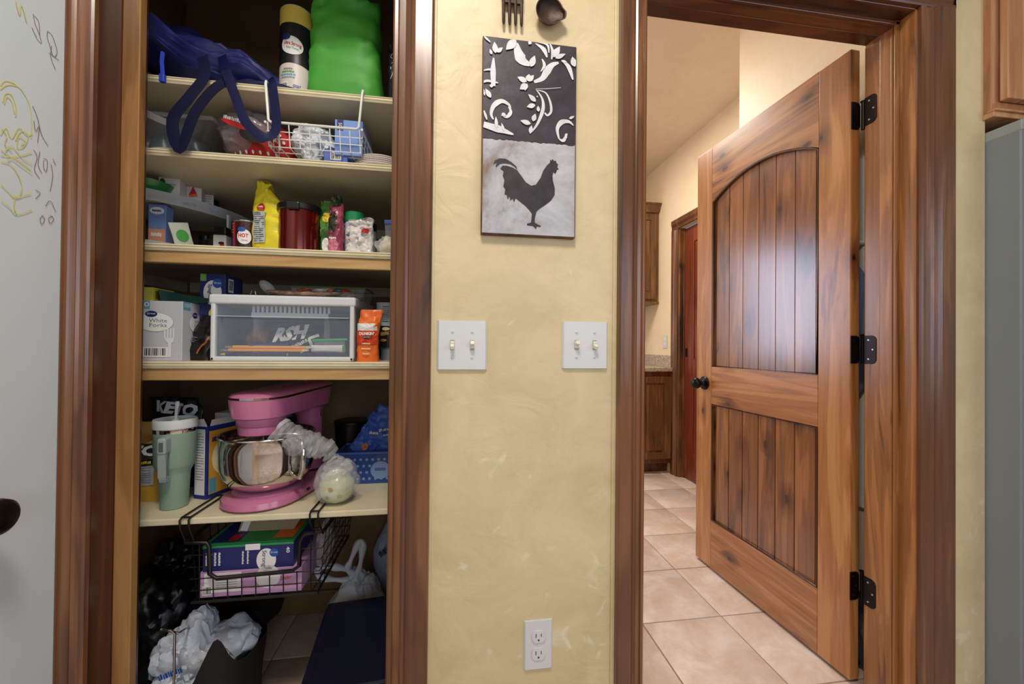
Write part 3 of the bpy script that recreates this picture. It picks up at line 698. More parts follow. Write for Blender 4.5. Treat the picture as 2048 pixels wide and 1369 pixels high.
for a, b, w in [((310, 462), (258, 437), 30), ((318, 460), (322, 420), 34), ((318, 460), (348, 425), 26), ((312, 475), (272, 505), 34), ((312, 472), (300, 512), 18), ((330, 380), (352, 318), 34), ((250, 235), (195, 290), 44), ((330, 240), (318, 258), 20),
                ((140, 310), (134, 248), 30), ((120, 318), (110, 288), 16), ((148, 305), (178, 278), 22), ((455, 325), (490, 265), 34), ((465, 330), (522, 305), 24), ((575, 375), (560, 320), 36), ((360, 570), (318, 530), 26), ((357, 588), (310, 600), 26), ((375, 625), (372, 592), 18),
                ((345, 678), (358, 636), 26), ((333, 692), (276, 675), 26), ((330, 745), (338, 700), 22), ((365, 545), (370, 538), 8), ((118, 555), (88, 505), 26), ((85, 545), (78, 505), 10), ((150, 720), (145, 655), 18), ((190, 738), (175, 690), 14), ((175, 640), (200, 650), 20),
                ((455, 320), (460, 280), 14), ((545, 660), (575, 645), 14), ((530, 770), (525, 740), 14), ((500, 345), (530, 350), 16), ((120, 480), (120, 500), 20)]:
    S.append(leafp(a, b, w))
m_scr = mat('scroll_white', (205, 206, 210), .45, vary=.12, vscale=40)
S2 = [[(min(sw / 2 - e1, max(-sw / 2 + e1, x)), min(sh - e1, z)) for x, z in q] for q in S]
poly_decal('scroll_motif', sg, m_scr, S2, flat(-.0152))
c = cv([(316, 467)])[0]; decal('scroll_motif', sg, m_dk, ell(c[0], c[1], .0022, .0022, 10), flat(-.0156))
ro = [(262, 945), (285, 975), (310, 1010), (340, 1028), (365, 1022), (390, 985), (405, 945), (425, 915), (442, 900), (443, 880), (450, 890), (456, 879), (464, 891), (474, 888), (478, 900), (487, 908), (482, 924), (491, 934), (480, 938), (478, 950), (470, 960), (461, 950), (456, 970), (459, 1000), (470, 1040), (469, 1075), (450, 1105), (420, 1130), (390, 1150), (370, 1168), (362, 1200), (360, 1228), (377, 1238), (397, 1246), (388, 1251), (372, 1249), (368, 1263), (352, 1247), (320, 1244), (318, 1236), (341, 1229), (345, 1180), (330, 1160), (305, 1135), (275, 1112), (256, 1098), (247, 1120), (240, 1100), (228, 1112), (222, 1088), (213, 1106), (208, 1080), (196, 1078), (200, 1050), (189, 1035), (195, 1000), (186, 978), (190, 952), (172, 938), (184, 922), (205, 922), (235, 930)]
feather = [(262, 942), (248, 925), (225, 912), (195, 908), (170, 912), (150, 932), (147, 920), (158, 904), (134, 916), (142, 895), (165, 883), (200, 884), (232, 902), (258, 925)]
m_roo = mat('rooster_black', (44, 40, 46), .45, vary=.4, vscale=40)
poly_decal('rooster_motif', sg, m_roo, [cv(ro), cv(feather)], flat(-.0152))

# cast fork and ladle above the panel
m_iron = mat('cast_iron', (60, 44, 36), .5, metal=.35, vary=.5, vscale=25, bump=.3, bscale=60)
fk = thing('decorative_fork', 'cast iron wall fork with its four tines pointing down', 'wall art', (.1285, -.012, 1.835))
for i in range(4):
    x = -.0215 + i * .0143 + .0
    MB().tube([(x, 0, .06), (x, -.001, .028), (x + .0005, 0, .004), (x + .0008, .0005, 0)], [.0042, .004, .0034, .0018], 8).done('tine', m_iron, fk, True)
MB().prism([(-.026, .055), (-.0215, .051), (.0215, .051), (.026, .055), (.026, .085), (.016, .105), (.006, .12), (.0055, .19), (-.0055, .19), (-.006, .12), (-.016, .105), (-.026, .085)], -.003, .003, 'xz').done('head', m_iron, fk)
MB().box(-.004, .004, .003, .012, .15, .158).done('hanger', m_iron, fk)
ld = thing('decorative_ladle', 'cast iron ladle with a pour lip hanging beside the fork', 'wall art', (.2165, -.003, 1.872))
lb = MB()
prof = [(.001, 0), (.016, .002), (.027, .008), (.0325, .018), (.034, .022), (.0315, .0215), (.029, .014), (.02, .007), (.001, .005)]
def lipM(v):
    return v
lb.lathe(prof, 36, Matrix.Rotation(PI / 2, 4, 'X'), cap=False)
for v in lb.b.verts:
    if v.co.y < -.012 and v.co.x > .015 and v.co.z < .01: v.co += Vector((.008, 0, -.004)) * ((v.co.x - .015) / .02) * (1 if abs(v.co.z + .002) < .012 else .2)
lb.done('bowl', m_iron, ld, True)
MB().tube([(-.006, -.018, .03), (-.010, -.012, .07), (-.012, -.006, .15)], [.006, .005, .006], 10).done('handle', m_iron, ld, True)

# ------------------------------------------------------------------ pantry shelves
Z1, Z2, Z3, Z4, Z5 = 1.735, 1.552, 1.316, 1.022, .631
YS = .16
def shelf(z, label, board=0, plain=False):
    t = thing('pantry_shelf', label, 'shelf', (0, 0, z))
    MB().box(-1.04, .04, YS + .008, CLB, -.016, 0).done('shelf_board', m_shelf, t)
    if plain: MB().box(-1.04, .04, YS - .004, YS + .008, -.016, 0, .003).done('edge_strip', m_shelf, t)
    else:
        pr = [(YS + .008, 0), (YS - .004, 0), (YS - .006, -.003), (YS - .003, -.0045), (YS - .006, -.006), (YS - .006, -.010), (YS - .003, -.0115), (YS - .006, -.013), (YS - .004, -.017), (YS + .008, -.017)]
        MB().prism(pr, -1.04, .04, 'yz').done('edge_strip', m_shelf, t)
    if board: MB().box(-1.04, .04, YS, YS + .018, -.017 - board, -.017, .002).done('support_board', w_pinex, t)
    for xx in (-1.04, .018): MB().box(xx, xx + .022, .2, CLB, -.055, -.0165, .002).done('cleat', m_shelf, t)
    MB().box(-1.0, 0, CLB - .02, CLB, -.055, -.0165, .002).done('cleat', m_shelf, t)
    return t
shelf(Z1, 'topmost painted pantry shelf holding the green tote bag')
shelf(Z2, 'second painted pantry shelf from the top with the polka dot bag')
shelf(Z3, 'third pantry shelf with a wooden front board, under the canister', .029)
shelf(Z4, 'fourth pantry shelf with a wooden front board, under the plastic drawer', .030)
shelf(Z5, 'lowest cream pantry shelf carrying the pink mixer', plain=True)

# ------------------------------------------------------------------ soft things
def wrinkle(o, amp, fr, seed=0):
    me = o.data; ns = [v.normal.copy() for v in me.vertices]
    for v, n in zip(me.vertices, ns):
        q = v.co * fr + Vector((seed, seed * .7, 0)); v.co += n * amp * (noise.noise(q) - 1.2 * abs(noise.noise(q * 2.3)) + .4)
    return o
def pouch(w, h, t, seed=0, top=.03, shoulder=.62, wr=.05, nu=44, nv=30, lean=0, gusset=2.6, botw=1.0):
    def half(v):
        a = w / 2 * (botw + (1 - botw) * min(1, v * 3)) * (1 - .035 * math.sin(PI * min(1, v * 1.3)))
        k = 1 if v < shoulder else max(0, 1 - ((v - shoulder) / (1 - shoulder)) ** 1.3)
        b = t / 2 * (.88 + .12 * math.sin(PI * min(1, v / shoulder))) * k + top * t * .15 + .0012
        return a, b
    def fn(u, v):
        a, b = half(v); th = 2 * PI * u; e = 2 / (gusset if v < shoulder else gusset - 1.0 * (v - shoulder) / (1 - shoulder))
        cx, sy = math.cos(th), math.sin(th)
        x = a * math.copysign(abs(cx) ** e, cx); y = b * math.copysign(abs(sy) ** e, sy); z = h * v
        q = Vector((x / w * 4, (y / t if t else 0) * 2, z / w * 4)) + Vector((seed * 3.1,) * 3)
        k = wr * t * (noise.noise(q) + .6 * noise.noise(q * 2.3)); k *= (.3 + .7 * min(1, v * 2))
        return Vector((x + k * .4 * cx, y + k * math.copysign(min(1, abs(sy) * 2), sy) + lean * z, z))
    mb = MB(); mb.grid(fn, nu, nv, True)
    bt = [v for v in mb.b.verts if abs(v.co.z) < 1e-6]; tp = [v for v in mb.b.verts if abs(v.co.z - h) < 1e-6]
    bmesh.ops.contextual_create(mb.b, geom=bt); bmesh.ops.contextual_create(mb.b, geom=tp)
    def D(x, z, off=.0016):
        v = min(1, max(0, z / h)); a, b = half(v); e = gusset if v < shoulder else gusset - 1.0 * (v - shoulder) / (1 - shoulder)
        s = min(.985, abs(x) / a); y = b * (1 - s ** e) ** (1 / e)
        q = Vector((x / w * 4, -(y / t) * 2, z / w * 4)) + Vector((seed * 3.1,) * 3)
        k = wr * t * (noise.noise(q) + .6 * noise.noise(q * 2.3)) * (.3 + .7 * min(1, v * 2))
        return (x, -y - k - off + lean * z if False else -(y + k * min(1, 2 * (y / b if b else 0) ** (e / 2 if e else 1))) - off + lean * z, z)
    return mb, D
def smooth3(pts, k=5):
    ps = [Vector(p) for p in pts]; out = []; n = len(ps)
    for i in range(n - 1):
        p0, p1, p2, p3 = ps[max(0, i - 1)], ps[i], ps[i + 1], ps[min(n - 1, i + 2)]
        for j in range(k):
            t = j / k; out.append(.5 * ((2 * p1) + (p2 - p0) * t + (2 * p0 - 5 * p1 + 4 * p2 - p3) * t * t + (3 * p1 - p0 - 3 * p2 + p3) * t ** 3))
    return out + [ps[-1]]
def crumple(rx, ry, rz, seed=0, amp=.22, fr=1.7, sub=4, flatb=True, ridge=.5):
    o = Vector((seed * 1.7, seed * .9, seed * 2.3))
    def fn(n):
        q = n * fr + o
        k = 1 + amp * noise.noise(q) - amp * ridge * abs(noise.noise(q * 2.4)) - amp * .35 * abs(noise.noise(q * 5.5))
        v = Vector((n.x * rx * k, n.y * ry * k, n.z * rz * k + rz))
        if flatb and v.z < rz * .12: v.z = max(0.0, rz * .12 - (rz * .12 - v.z) * .25 - .0) if v.z > 0 else 0.0
        return v
    return MB().ico(fn, sub)
def strap(path, wv, w, k=5, th=.0016):
    ps = [Vector(p) for p in path]; out = []
    n = len(ps)
    for i in range(n - 1):
        p0, p1, p2, p3 = ps[max(0, i - 1)], ps[i], ps[i + 1], ps[min(n - 1, i + 2)]
        for j in range(k):
            t = j / k; out.append(.5 * ((2 * p1) + (p2 - p0) * t + (2 * p0 - 5 * p1 + 4 * p2 - p3) * t * t + (3 * p1 - p0 - 3 * p2 + p3) * t ** 3))
    out.append(ps[-1]); m = len(out)
    wv = [Vector(q).normalized() for q in wv] if wv else [None]
    mb = MB()
    if wv[0] is None:
        prev = None; ds = []
        for i in range(m):
            t = out[min(m - 1, i + 1)] - out[max(0, i - 1)]; d = Vector((-t.z, 0, t.x))
            if d.length < 1e-6: d = prev or Vector((1, 0, 0))
            d.normalize(); prev = d; ds.append(d)
        ds = [sum((ds[max(0, min(m - 1, i + q))] for q in (-3, -2, -1, 0, 1, 2, 3)), Vector()).normalized() for i in range(m)]
        mb.grid(lambda u, v: out[min(m - 1, int(round(v * (m - 1))))] + ds[min(m - 1, int(round(v * (m - 1))))] * w * (u - .5) + Vector((0, -.004 * math.sin(3 * v + u), 0)), 3, m - 1)
        bmesh.ops.solidify(mb.b, geom=mb.b.faces[:], thickness=th); return mb
    def fn(u, v):
        i = min(m - 1, int(round(v * (m - 1)))); f = v * (len(wv) - 1); a = min(len(wv) - 2, int(f)) if len(wv) > 1 else 0
        d = wv[a].lerp(wv[a + 1], f - a) if len(wv) > 1 else wv[0]
        return out[i] + d * w * (u - .5)
    mb.grid(fn, 3, m - 1); bmesh.ops.solidify(mb.b, geom=mb.b.faces[:], thickness=th)
    return mb

# ---- top shelf
m_navy = mat('navy_nylon', (20, 27, 84), .5, bump=.3, bscale=14, sheen=.3)
m_navyd = mat('dark_navy_webbing', (14, 18, 62), .7)
T = thing('folded_camp_bag', 'navy nylon bag lying folded on the top shelf with straps dangling', 'bag', (-.66, .30, Z1))
def campfold(n):
    # long folded bundle sloping down to its right end
    a = n.x
    r = 1 + .16 * noise.noise(n * 2.2) + .06 * math.sin(9 * n.z + 5 * n.x) - .12 * abs(noise.noise(Vector((n.x * 2, n.y * 6, n.z * 7))))
    z = (n.z * .075 + .085) * (1 - .35 * a) * r + max(0, -a) * .10
    return Vector((a * .235 - .03, n.y * .13 * r, max(0.0, z)))
MB().ico(campfold, 5).done('body', m_navy, T, True)
MB().ico(lambda n: Vector((n.x * .10 - .20, n.y * .11, .17 + n.z * .055 + .02 * noise.noise(n * 3))), 4).done('upper_fold', m_navyd, T, True)
MB().ico(lambda n: Vector((n.x * .13 + .14, n.y * .10 - .02, max(.0, .022 + n.z * .026 + .008 * noise.noise(n * 4)))), 4).done('side_fold', m_navyd, T, True)
Mz = [(-.06, -.155, .05), (-.055, -.165, .02), (-.05, -.168, -.018)]
MB().tube(Mz, .0045, 6).box(-.056, -.044, -.174, -.164, -.032, -.012, .002).done('zipper_pull', mat('royal_blue_cord', (40, 60, 170), .5), T)
strap([(.02, -.14, .06), (.035, -.155, .0), (.005, -.16, -.06), (-.03, -.16, -.12), (-.01, -.165, -.19), (.02, -.165, -.10), (.06, -.16, -.03), (.10, -.15, .01)], None, .028).done('strap', m_navyd, T)
strap([(.055, -.12, .08), (.085, -.158, .02), (.115, -.16, -.06), (.14, -.165, -.115), (.18, -.165, -.145), (.205, -.16, -.12), (.20, -.16, -.05), (.19, -.158, .004), (.17, -.13, .01)], None, .024).done('strap', m_navy, T)
strap([(-.165, -.13, .05), (-.16, -.158, .005), (-.155, -.158, -.05), (-.12, -.158, -.085)], [(1, 0, 0), (1, 0, .1), (.8, 0, .6)], .030).done('strap', mat('charcoal_webbing', (44, 42, 44), .8), T)
strap([(-.12, -.158, -.085), (-.09, -.155, -.105), (-.05, -.15, -.12)], [(.5, 0, 1), (.2, 0, 1)], .016).done('mesh_strap_end', mat('white_mesh', (150, 150, 150), .8), T)

pr_ = P(590, 100, Y=.245); rr = .0505
T = thing('paper_towel_roll', 'wrapped paper towel roll upright beside the green tote', 'paper towels', (pr_.x, .262, Z1))
MB().lathe([(rr - .004, 0), (rr, .004), (rr, .243), (rr - .004, .248), (.02, .250), (.018, .244), (.001, .244)], 40).done('roll', mat('paper_wrap', (206, 196, 188), .45, bump=.15, bscale=40), T, True)
D = wrap(rr)
for z0, z1, m in ((.20, .243, mat('wrap_yellow', (196, 170, 70), .45)), (.098, .20, mat('wrap_black', (18, 18, 22), .4))):
    MB().grid(lambda u, v: Vector(wrap(rr, .0006)((u - .5) * 2 * PI * rr * .98, z0 + (z1 - z0) * v - (.012 * (2 * u - 1) ** 2 * 3 if (m.name == 'wrap_black' and v == 0) else 0))), 44, 2).done('wrap_band', m, T, True, fix=False)
decal('oval_label', T, WHITE, ell(.002, .142, .033, .023, 30, -.1), wrap(rr, .0014))
decal('oval_label', T, NAVYP, ell(-.016, .163, .014, .008), wrap(rr, .0018))
text('Ultra Strong', T, REDP, .003, .146, .012, wrap(rr, .002), .052, -.1, bold=.02); text('Paper Towels', T, GREENP, .004, .135, .008, wrap(rr, .002), .036, -.1)
T.scale = (.87, .87, 1.1)
for k, (z, w) in enumerate(((.083, .03), (.076, .042), (.069, .05), (.062, .046))): text(['1 BIG ROLL', '= 2 Regular', 'absorbs more', 'multi use'][k], T, [GREYP, GREENP, TEALP, TEALP][k], -.008, z, .006, wrap(rr, .001), w)
barcode(T, -.034, -.008, .026, .050, wrap(rr, .0008), 4); text('GREAT', T, BLUEP, .018, .040, .010, wrap(rr, .001), .022, bold=.03); text('VALUE', T, BLUEP, .018, .031, .008, wrap(rr, .001), .022)

x, w, h = fit(618, 764, 0, Z1, .215)
T = thing('green_tote_bag', 'bright green fabric tote standing at the right of the top shelf', 'bag', (x - .004, .255, Z1 + .001))
mb, D = pouch(.148, .33, .10, 5, shoulder=.9, wr=.09, gusset=3.2)
for v in mb.b.verts:
    v.co.x += .012 * (1 - v.co.z / .33) * (1 if v.co.x > 0 else -1); v.co.z += .006 * noise.noise(v.co * 30) if v.co.z > .01 else 0
mb.done('body', mat('green_fabric', (66, 150, 50), .55, bump=.2, bscale=30), T, True)
MB().tube([(-.083, -.052, .004), (-.04, -.058, .0025), (.04, -.058, .0025), (.085, -.050, .004)], .0025, 6).done('bottom_seam', mat('green_fabric_seam', (80, 165, 62), .5), T, True)

T.scale = (1.22, 1.1, 1)
T = thing('hanging_dark_bag', 'black drawstring bag with white print hanging at the pantry right edge', 'bag', (-.168, .235, Z1 + .0))
mb, D = pouch(.055, .20, .06, 9, wr=.12)
mb.done('body', mat('black_navy_fabric', (18, 20, 36), .6), T, True)
poly_decal('print', T, WHITE, ribbon(smoothpts([(-.012, .17), (-.02, .155), (-.006, .145), (-.018, .13)], 4), .0012) + ribbon([(-.02, .12), (-.004, .125), (0, .11), (-.012, .10), (-.02, .12)], .0015) + ribbon([(-.02, .12), (-.012, .10), (-.018, .085)], .0015), D)

# ---- second shelf
T = thing('clear_produce_box', 'clear plastic box of dark produce at the left of the second shelf', 'container', (-.80, .36, Z2))
MB().prism([(-.12, 0), (.115, 0), (.145, .085), (-.14, .085)], -.13, .13, 'xz').done('box', mat('clear_thin_box', (206, 214, 218), .1, alpha=.10), T)
MB().tube([(-.14, -.13, .086), (.147, -.13, .086), (.147, .13, .086), (-.14, .13, .086)], .004, 6, closed=True).done('rim', m_clear, T, True)
T.scale = (1, 1, 1.45)
for k in range(9):
    a = k % 5; MB().ico(lambda n: Vector((-.09 + a * .042, -.07 + (k // 5) * .07, .032)) + n * .034 * (1 + .2 * noise.noise(n * 2 + Vector((k, 0, 0)))), 3).done('dark_fruit', mat('dark_produce', (52, 58, 66), .35, vary=.3, vscale=30), T, True)
T = thing('paper_plate', 'white plate edge sticking out under the clear produce box', 'plate', (-.73, .245, Z2 + .0005))
MB().lathe([(.001, .001), (.06, .001), (.078, .007), (.079, .008), (.06, .003), (.001, .003)], 40, cap=False).done('plate', WHITE, T, True)
T = thing('polka_dot_bag', 'red polka dot fabric bag holding clear wrapped packs', 'bag', (-.535, .275, Z2))
mb = crumple(.088, .07, .062, 21, .14, 1.4); mb.done('body', mat('red_fabric', (186, 44, 44), .7), T, True)
rd = random.Random(5)
q = []
fnD = lambda a, z: (a, -.0705 * math.sqrt(max(.02, 1 - (a / .09) ** 2 - ((z - .062) / .064) ** 2)) - .004, z)
for i in range(9):
    for j in range(6):
        a, z = -.07 + i * .018 + (j % 2) * .009, .014 + j * .016
        if (a / .085) ** 2 + ((z - .062) / .06) ** 2 < .8 and not (-.07 < a < .03 and z > .03): q.append(ell(a, z, .0032, .0042, 8))
poly_decal('dots', T, WHITE, q, fnD)['kind'] = 'stuff'
crumple(.075, .05, .055, 23, .25, 2.2).done('clear_pack', mat('pale_print_film', (150, 140, 142), .15, alpha=.6, bump=1, bscale=40), T, True, Matrix.Translation((-.035, -.032, .028)))
decal('pack_print', T, INK, ell(.005, .060, .036, .017, rot=-.2), lambda a, z: (a, -.088, z)); decal('red_stripe', T, REDP, ell(-.04, .082, .035, .006, rot=-.3), lambda a, z: (a, -.089, z))
text('chocolate', T, WHITE, -.045, .095, .012, lambda a, z: (a, -.086, z), .05, -.2)
T.scale = (1, 1, 1.12)
# white wire basket hooked on the top shelf
T = thing('white_wire_basket', 'white wire basket hooked under the top shelf', 'wire basket', (-.365, .155, Z1))
hw = .118; zb1, zt1 = -.157, -.100; Y0, Y1 = -.004, .36
fr_ = MB()
for sx in (-1, 1):
    fr_.tube([(sx * hw * (1.0 if sx > 0 else 1.0), .10, .0045), (sx * hw, Y0 - .006, .0045), (sx * hw, Y0 - .008, -.004), (sx * (hw - .008), Y0 - .008, zt1 + .004)], .0032, 8)
    fr_.tube([(sx * hw, Y1 - .08, zt1), (sx * hw, Y0 - .008, zt1)], .0032, 8)
fr_.tube([(-hw + .008, Y0 - .008, zt1 + .004), (-hw + .014, Y0 - .008, zt1), (hw - .014, Y0 - .008, zt1), (hw - .008, Y0 - .008, zt1 + .004)], .0034, 8)
fr_.tube([(-hw, Y1, zt1 + .0), (hw, Y1, zt1)], .003, 8)
fr_.done('frame', m_whitewire, T, True)
wb = MB()
for k in range(10):
    x = -hw + .006 + k * (2 * hw - .012) / 9
    wb.tube([(x, Y0 - .008, zt1), (x, Y0 + .004, zb1), (x, Y1 - .01, zb1), (x, Y1, zt1)], .0014, 5)
for k in range(12):
    y = Y0 + .004 + k * (Y1 - Y0 - .014) / 11
    wb.tube([(-hw, y, zt1), (-hw + .004, y, zb1), (hw - .004, y, zb1), (hw, y, zt1)], .0014, 5)
for zz in (-.119, -.138):
    wb.tube([(-hw + .001, Y0, zz), (hw - .001, Y0, zz), (hw - .001, Y1, zz), (-hw + .001, Y1, zz)], .0014, 5, closed=True)
wb.done('wire_mesh', m_whitewire, T, True)
T = thing('plastic_grocery_bag', 'white crumpled plastic bag stuffed in the white wire basket', 'bag', (-.395, .25, Z1 - .156))
crumple(.062, .07, .05, 31, .3, 1.9, 5).done('bag', m_bag, T, True)
T = thing('blue_carton', 'light blue carton marked 50 standing in the white wire basket', 'box', (-.288, .235, Z1 - .156))
MB().box(-.036, .036, -.06, .06, 0, .095, .001).done('carton', mat('light_blue_card', (112, 144, 206), .5), T)
decal('printed_corner', T, NAVYP, rect(-.030, -.014, .066, .094), flat(-.06)); text('50', T, WHITE, -.022, .080, .013, flat(-.0606), None, -PI / 2)
T = thing('crumpled_bag', 'small white crumpled bag in front of the polka dot bag', 'bag', (-.388, .195, Z2))
crumple(.026, .026, .028, 41, .3, 2, 4).done('bag', m_bag, T, True)
MB().ico(lambda n: Vector((n.x * .014 + .006 * n.z, n.y * .01, .062 + n.z * .012)) + n * .004 * noise.noise(n * 4), 3).done('twisted_neck', m_bag, T, True)
T = thing('blue_carton', 'small blue carton with a barcode under the white wire basket', 'box', (-.322, .215, Z2))
MB().box(-.030, .030, -.035, .05, 0, .041, .001).done('carton', mat('periwinkle_card', (88, 108, 190), .5), T); barcode(T, -.014, .014, .014, .036, flat(-.035), 7)
T = thing('paper_plate_stack', 'stack of patterned paper plates at the right end of the second shelf', 'plates', (-.215, .245, Z2))
m_pl = mat('patterned_plate', (214, 206, 204), .6)
T.scale = (1, 1, 1.5)
for k in range(5):
    MB().lathe([(.001, .001), (.055, .001), (.075, .008), (.0755, .0095), (.055, .003), (.001, .003)], 40, Matrix.Translation((0, 0, k * .0034)), cap=False).done('plate', m_pl, T, True)
q = []
for k in range(-12, 13):
    a = k * .006
    q += [[(a - .0016, .0135), (a + .0016, .0135), (a, .0165)]]
poly_decal('plate_pattern', T, mat('pattern_pink', (196, 104, 110), .6), q, wrap(.0762, .0004))
T = thing('spiral_notebook', 'pale spiral pad leaning at the back beside the wire basket', 'notebook', (-.21, .33, Z2))
MB().box(-.02, .03, -.006, .006, 0, .07, .001).done('pages', WHITE, T)
MB().lathe([(.003, 0), (.003, .001)], 6, Matrix.Translation((0, 0, 0))).done('foot', WHITE, T)
sb = MB()
for k in range(8): sb.tube([(-.02 + .004 * math.cos(a), .009 * math.sin(a), .008 + k * .008) for a in [2 * PI * i / 10 for i in range(10)]], .0006, 4, closed=True)
sb.done('spiral', m_black, T)

# ---- third shelf
T = thing('spice_rack', 'white two tier corner spice rack on the third shelf', 'rack', (-.80, .36, Z3))
def tier(z0, z1, r, nm):
    n = 24
    pts = [(-.17, .17), (-.17, -r * .98)] + [(-.17 + (r + .12) * math.sin(a) * 1.02, .17 - (r + .17) * math.cos(a)) for a in [PI / 2 * i / n for i in range(1, n + 1)]]
    MB().prism(pts, z0, z1, 'xy').done(nm, m_whitepl, T)
    return pts
rim = tier(.0, .014, .165, 'lower_tier'); rim2 = tier(.128, .136, .165, 'upper_tier')
for z0, z1 in ((.014, .026), (.136, .149)):
    mb = MB(); pp = rim2[1:]
    def fn(u, v, pp=pp, z0=z0, z1=z1):
        f = u * (len(pp) - 1); i = min(len(pp) - 2, int(f)); a, b = Vector(pp[i]), Vector(pp[i + 1]); p = a.lerp(b, f - i)
        return Vector((p.x, p.y, z0 - .014 + (z1 - z0 + .014) * v))
    mb.grid(fn, 48, 1); bmesh.ops.solidify(mb.b, geom=mb.b.faces[:], thickness=.003); mb.done('tier_lip', m_whitepl, T, True)
MB().box(-.030, -.012, -.148, -.142, 0, .13, .001).done('post', m_whitepl, T); MB().box(.120, .126, .135, .15, 0, .13, .001).done('post', m_whitepl, T); MB().box(-.168, -.160, .155, .168, 0, .13, .001).done('post', m_whitepl, T)
MB().box(.106, .112, .02, .034, .0, .13, .001).done('post', m_whitepl, T)
T.scale = (1, 1, 1.12)
RK = Vector((-.80, .36, Z3)); zu = RK.z + .1366 * 1.12; zl = RK.z + .0145 * 1.12
T = thing('green_bowl', 'bright green bowl on the upper tier of the spice rack', 'bowl', (-.855, .300, zu))
MB().lathe([(.03, 0), (.032, .003), (.05, .018), (.062, .042), (.0625, .043), (.060, .043), (.047, .018), (.028, .005), (.001, .005)], 36).done('bowl', mat('green_glaze', (38, 118, 58), .25, coat=.6), T, True)
MB().ico(lambda n: Vector((n.x * .045, n.y * .045, .040 + n.z * .016)) + n * .008 * noise.noise(n * 6), 4).done('wrapped_contents', m_clear, T, True)
def carton(name, label, cat, x, y, z, w, d, h, m, rz=0, group=None):
    T = thing(name, label, cat, (x, y, z), rz, group); MB().box(-w / 2, w / 2, -d / 2, d / 2, 0, h, .0012, 1).done('carton', m, T); return T
m_wcard = mat('white_card', (206, 204, 198), .5)
T = carton('spice_box', 'white spice box with a leaf picture on the upper tier', 'box', P(337, 370, Y=.31).x, .325, zu, .050, .035, .082, m_wcard, .15, 'white spice boxes on the rack')
decal('leaf_print', T, mat('dark_leaf', (60, 66, 48), .5), ell(-.015, .052, .007, .013), flat(-.0175)); text('SPICE', T, INK, .008, .073, .006, flat(-.0175), .022, bold=.03); text('classic blend', T, GREYP, .007, .050, .004, flat(-.0175), .022)
T = carton('spice_box', 'white spice box with a red triangle picture on the upper tier', 'box', P(383, 380, Y=.37).x, .385, zu, .042, .035, .084, m_wcard, .3, 'white spice boxes on the rack')
poly_decal('triangle_print', T, REDP, [[(-.010, .042), (.010, .048), (.0, .070)]], flat(-.0175)); poly_decal('triangle_print', T, ORANGEP, [[(-.009, .036), (.012, .040), (.010, .047), (-.009, .042)]], flat(-.0178))
T = carton('spice_box', 'smallest white spice box, printed with lines, on the upper tier', 'box', P(409, 390, Y=.42).x, .435, zu, .032, .030, .076, m_wcard, .5, 'white spice boxes on the rack')
for k in range(5): text('ingredients', T, GREYP, 0, .066 - k * .007, .003, flat(-.0155), .024)
for k, (x, y) in enumerate(((-.85, .40), (-.81, .425), (-.79, .485))):
    T = thing('glass_shaker', ['glass shaker with a black lid right behind the leaf printed spice box', 'glass shaker with a black lid between the first two spice boxes', 'glass shaker with a black lid behind the smallest spice box'][k], 'jar', (x, y, zu), group='glass shakers on the upper tier')
    MB().lathe([(.019, 0), (.02, .003), (.02, .05), (.014, .062)], 20).done('jar', mat('dark_spice_glass', (54, 38, 26), .12, coat=.6), T, True); MB().lathe([(.016, .062), (.016, .078), (.001, .080)], 20).done('lid', m_black, T, True)
T = carton('salt_box', 'pale blue and orange salt box on the lower tier', 'box', P(314, 440, Y=.29).x, .305, zl, .042, .035, .098, mat('salt_blue', (110, 132, 184), .5), .1)
decal('oval_label', T, WHITE, ell(.0, .083, .017, .008), flat(-.0175)); decal('orange_panel', T, mat('peach_print', (206, 140, 104), .5), rect(-.0195, .0195, .012, .042), flat(-.0175)); text('SALT', T, WHITE, .0, .030, .012, flat(-.018), .026, bold=.03); text('iodized', T, NAVYP, 0, .083, .006, flat(-.0182), .022)
decal('white_panel', T, WHITE, rect(-.014, .014, .001, .012), flat(-.0175))
T.scale = (1, 1, 1.25)
T = thing('seasoning_packet', 'thin green and white seasoning packet leaning on the lower tier', 'packet', (-.735, .262, zl), rot=(0, -.25, .9))
mb, D = pouch(.045, .065, .006, 3); mb.done('packet', mat('packet_white', (170, 176, 160), .4), T, True); decal('print', T, GREENP, ell(0, .03, .014, .016), D)
for k, (x, y, r, h) in enumerate(((-.872, .262, .020, .075), (-.722, .375, .022, .062), (-.775, .425, .02, .07))):
    T = thing('spice_jar', ['small jar with a white label at the left of the lower tier', 'squat dark jar beside the black lidded bottle', 'dark jar at the back of the lower tier'][k], 'jar', (x, y, zl), group='jars on the lower tier')
    MB().lathe([(r, 0), (r, h * .75), (r * .8, h * .85)], 22).done('jar', mat('dark_spice_glass', (54, 38, 26), .12), T, True); MB().lathe([(r * .92, h * .8), (r * .92, h), (.001, h + .001)], 22).done('lid', m_black, T, True)
    if k == 0: decal('label_print', T, WHITE, rect(-.012, .012, .015, .045), wrap(r))
T = thing('seasoning_bottle', 'black lidded bottle with a white label at the rack right post', 'bottle', (-.684, .342, zl))
MB().box(-.018, .018, -.016, .016, 0, .055, .004).done('bottle', mat('white_label_plastic', (200, 198, 192), .4), T); MB().box(-.0165, .0165, -.015, .015, .055, .080, .003).done('lid', m_black, T)
decal('berry_print', T, REDP, ell(.008, .020, .007, .010), flat(-.016)); decal('berry_print', T, INK, ell(.006, .030, .008, .004), flat(-.0163))

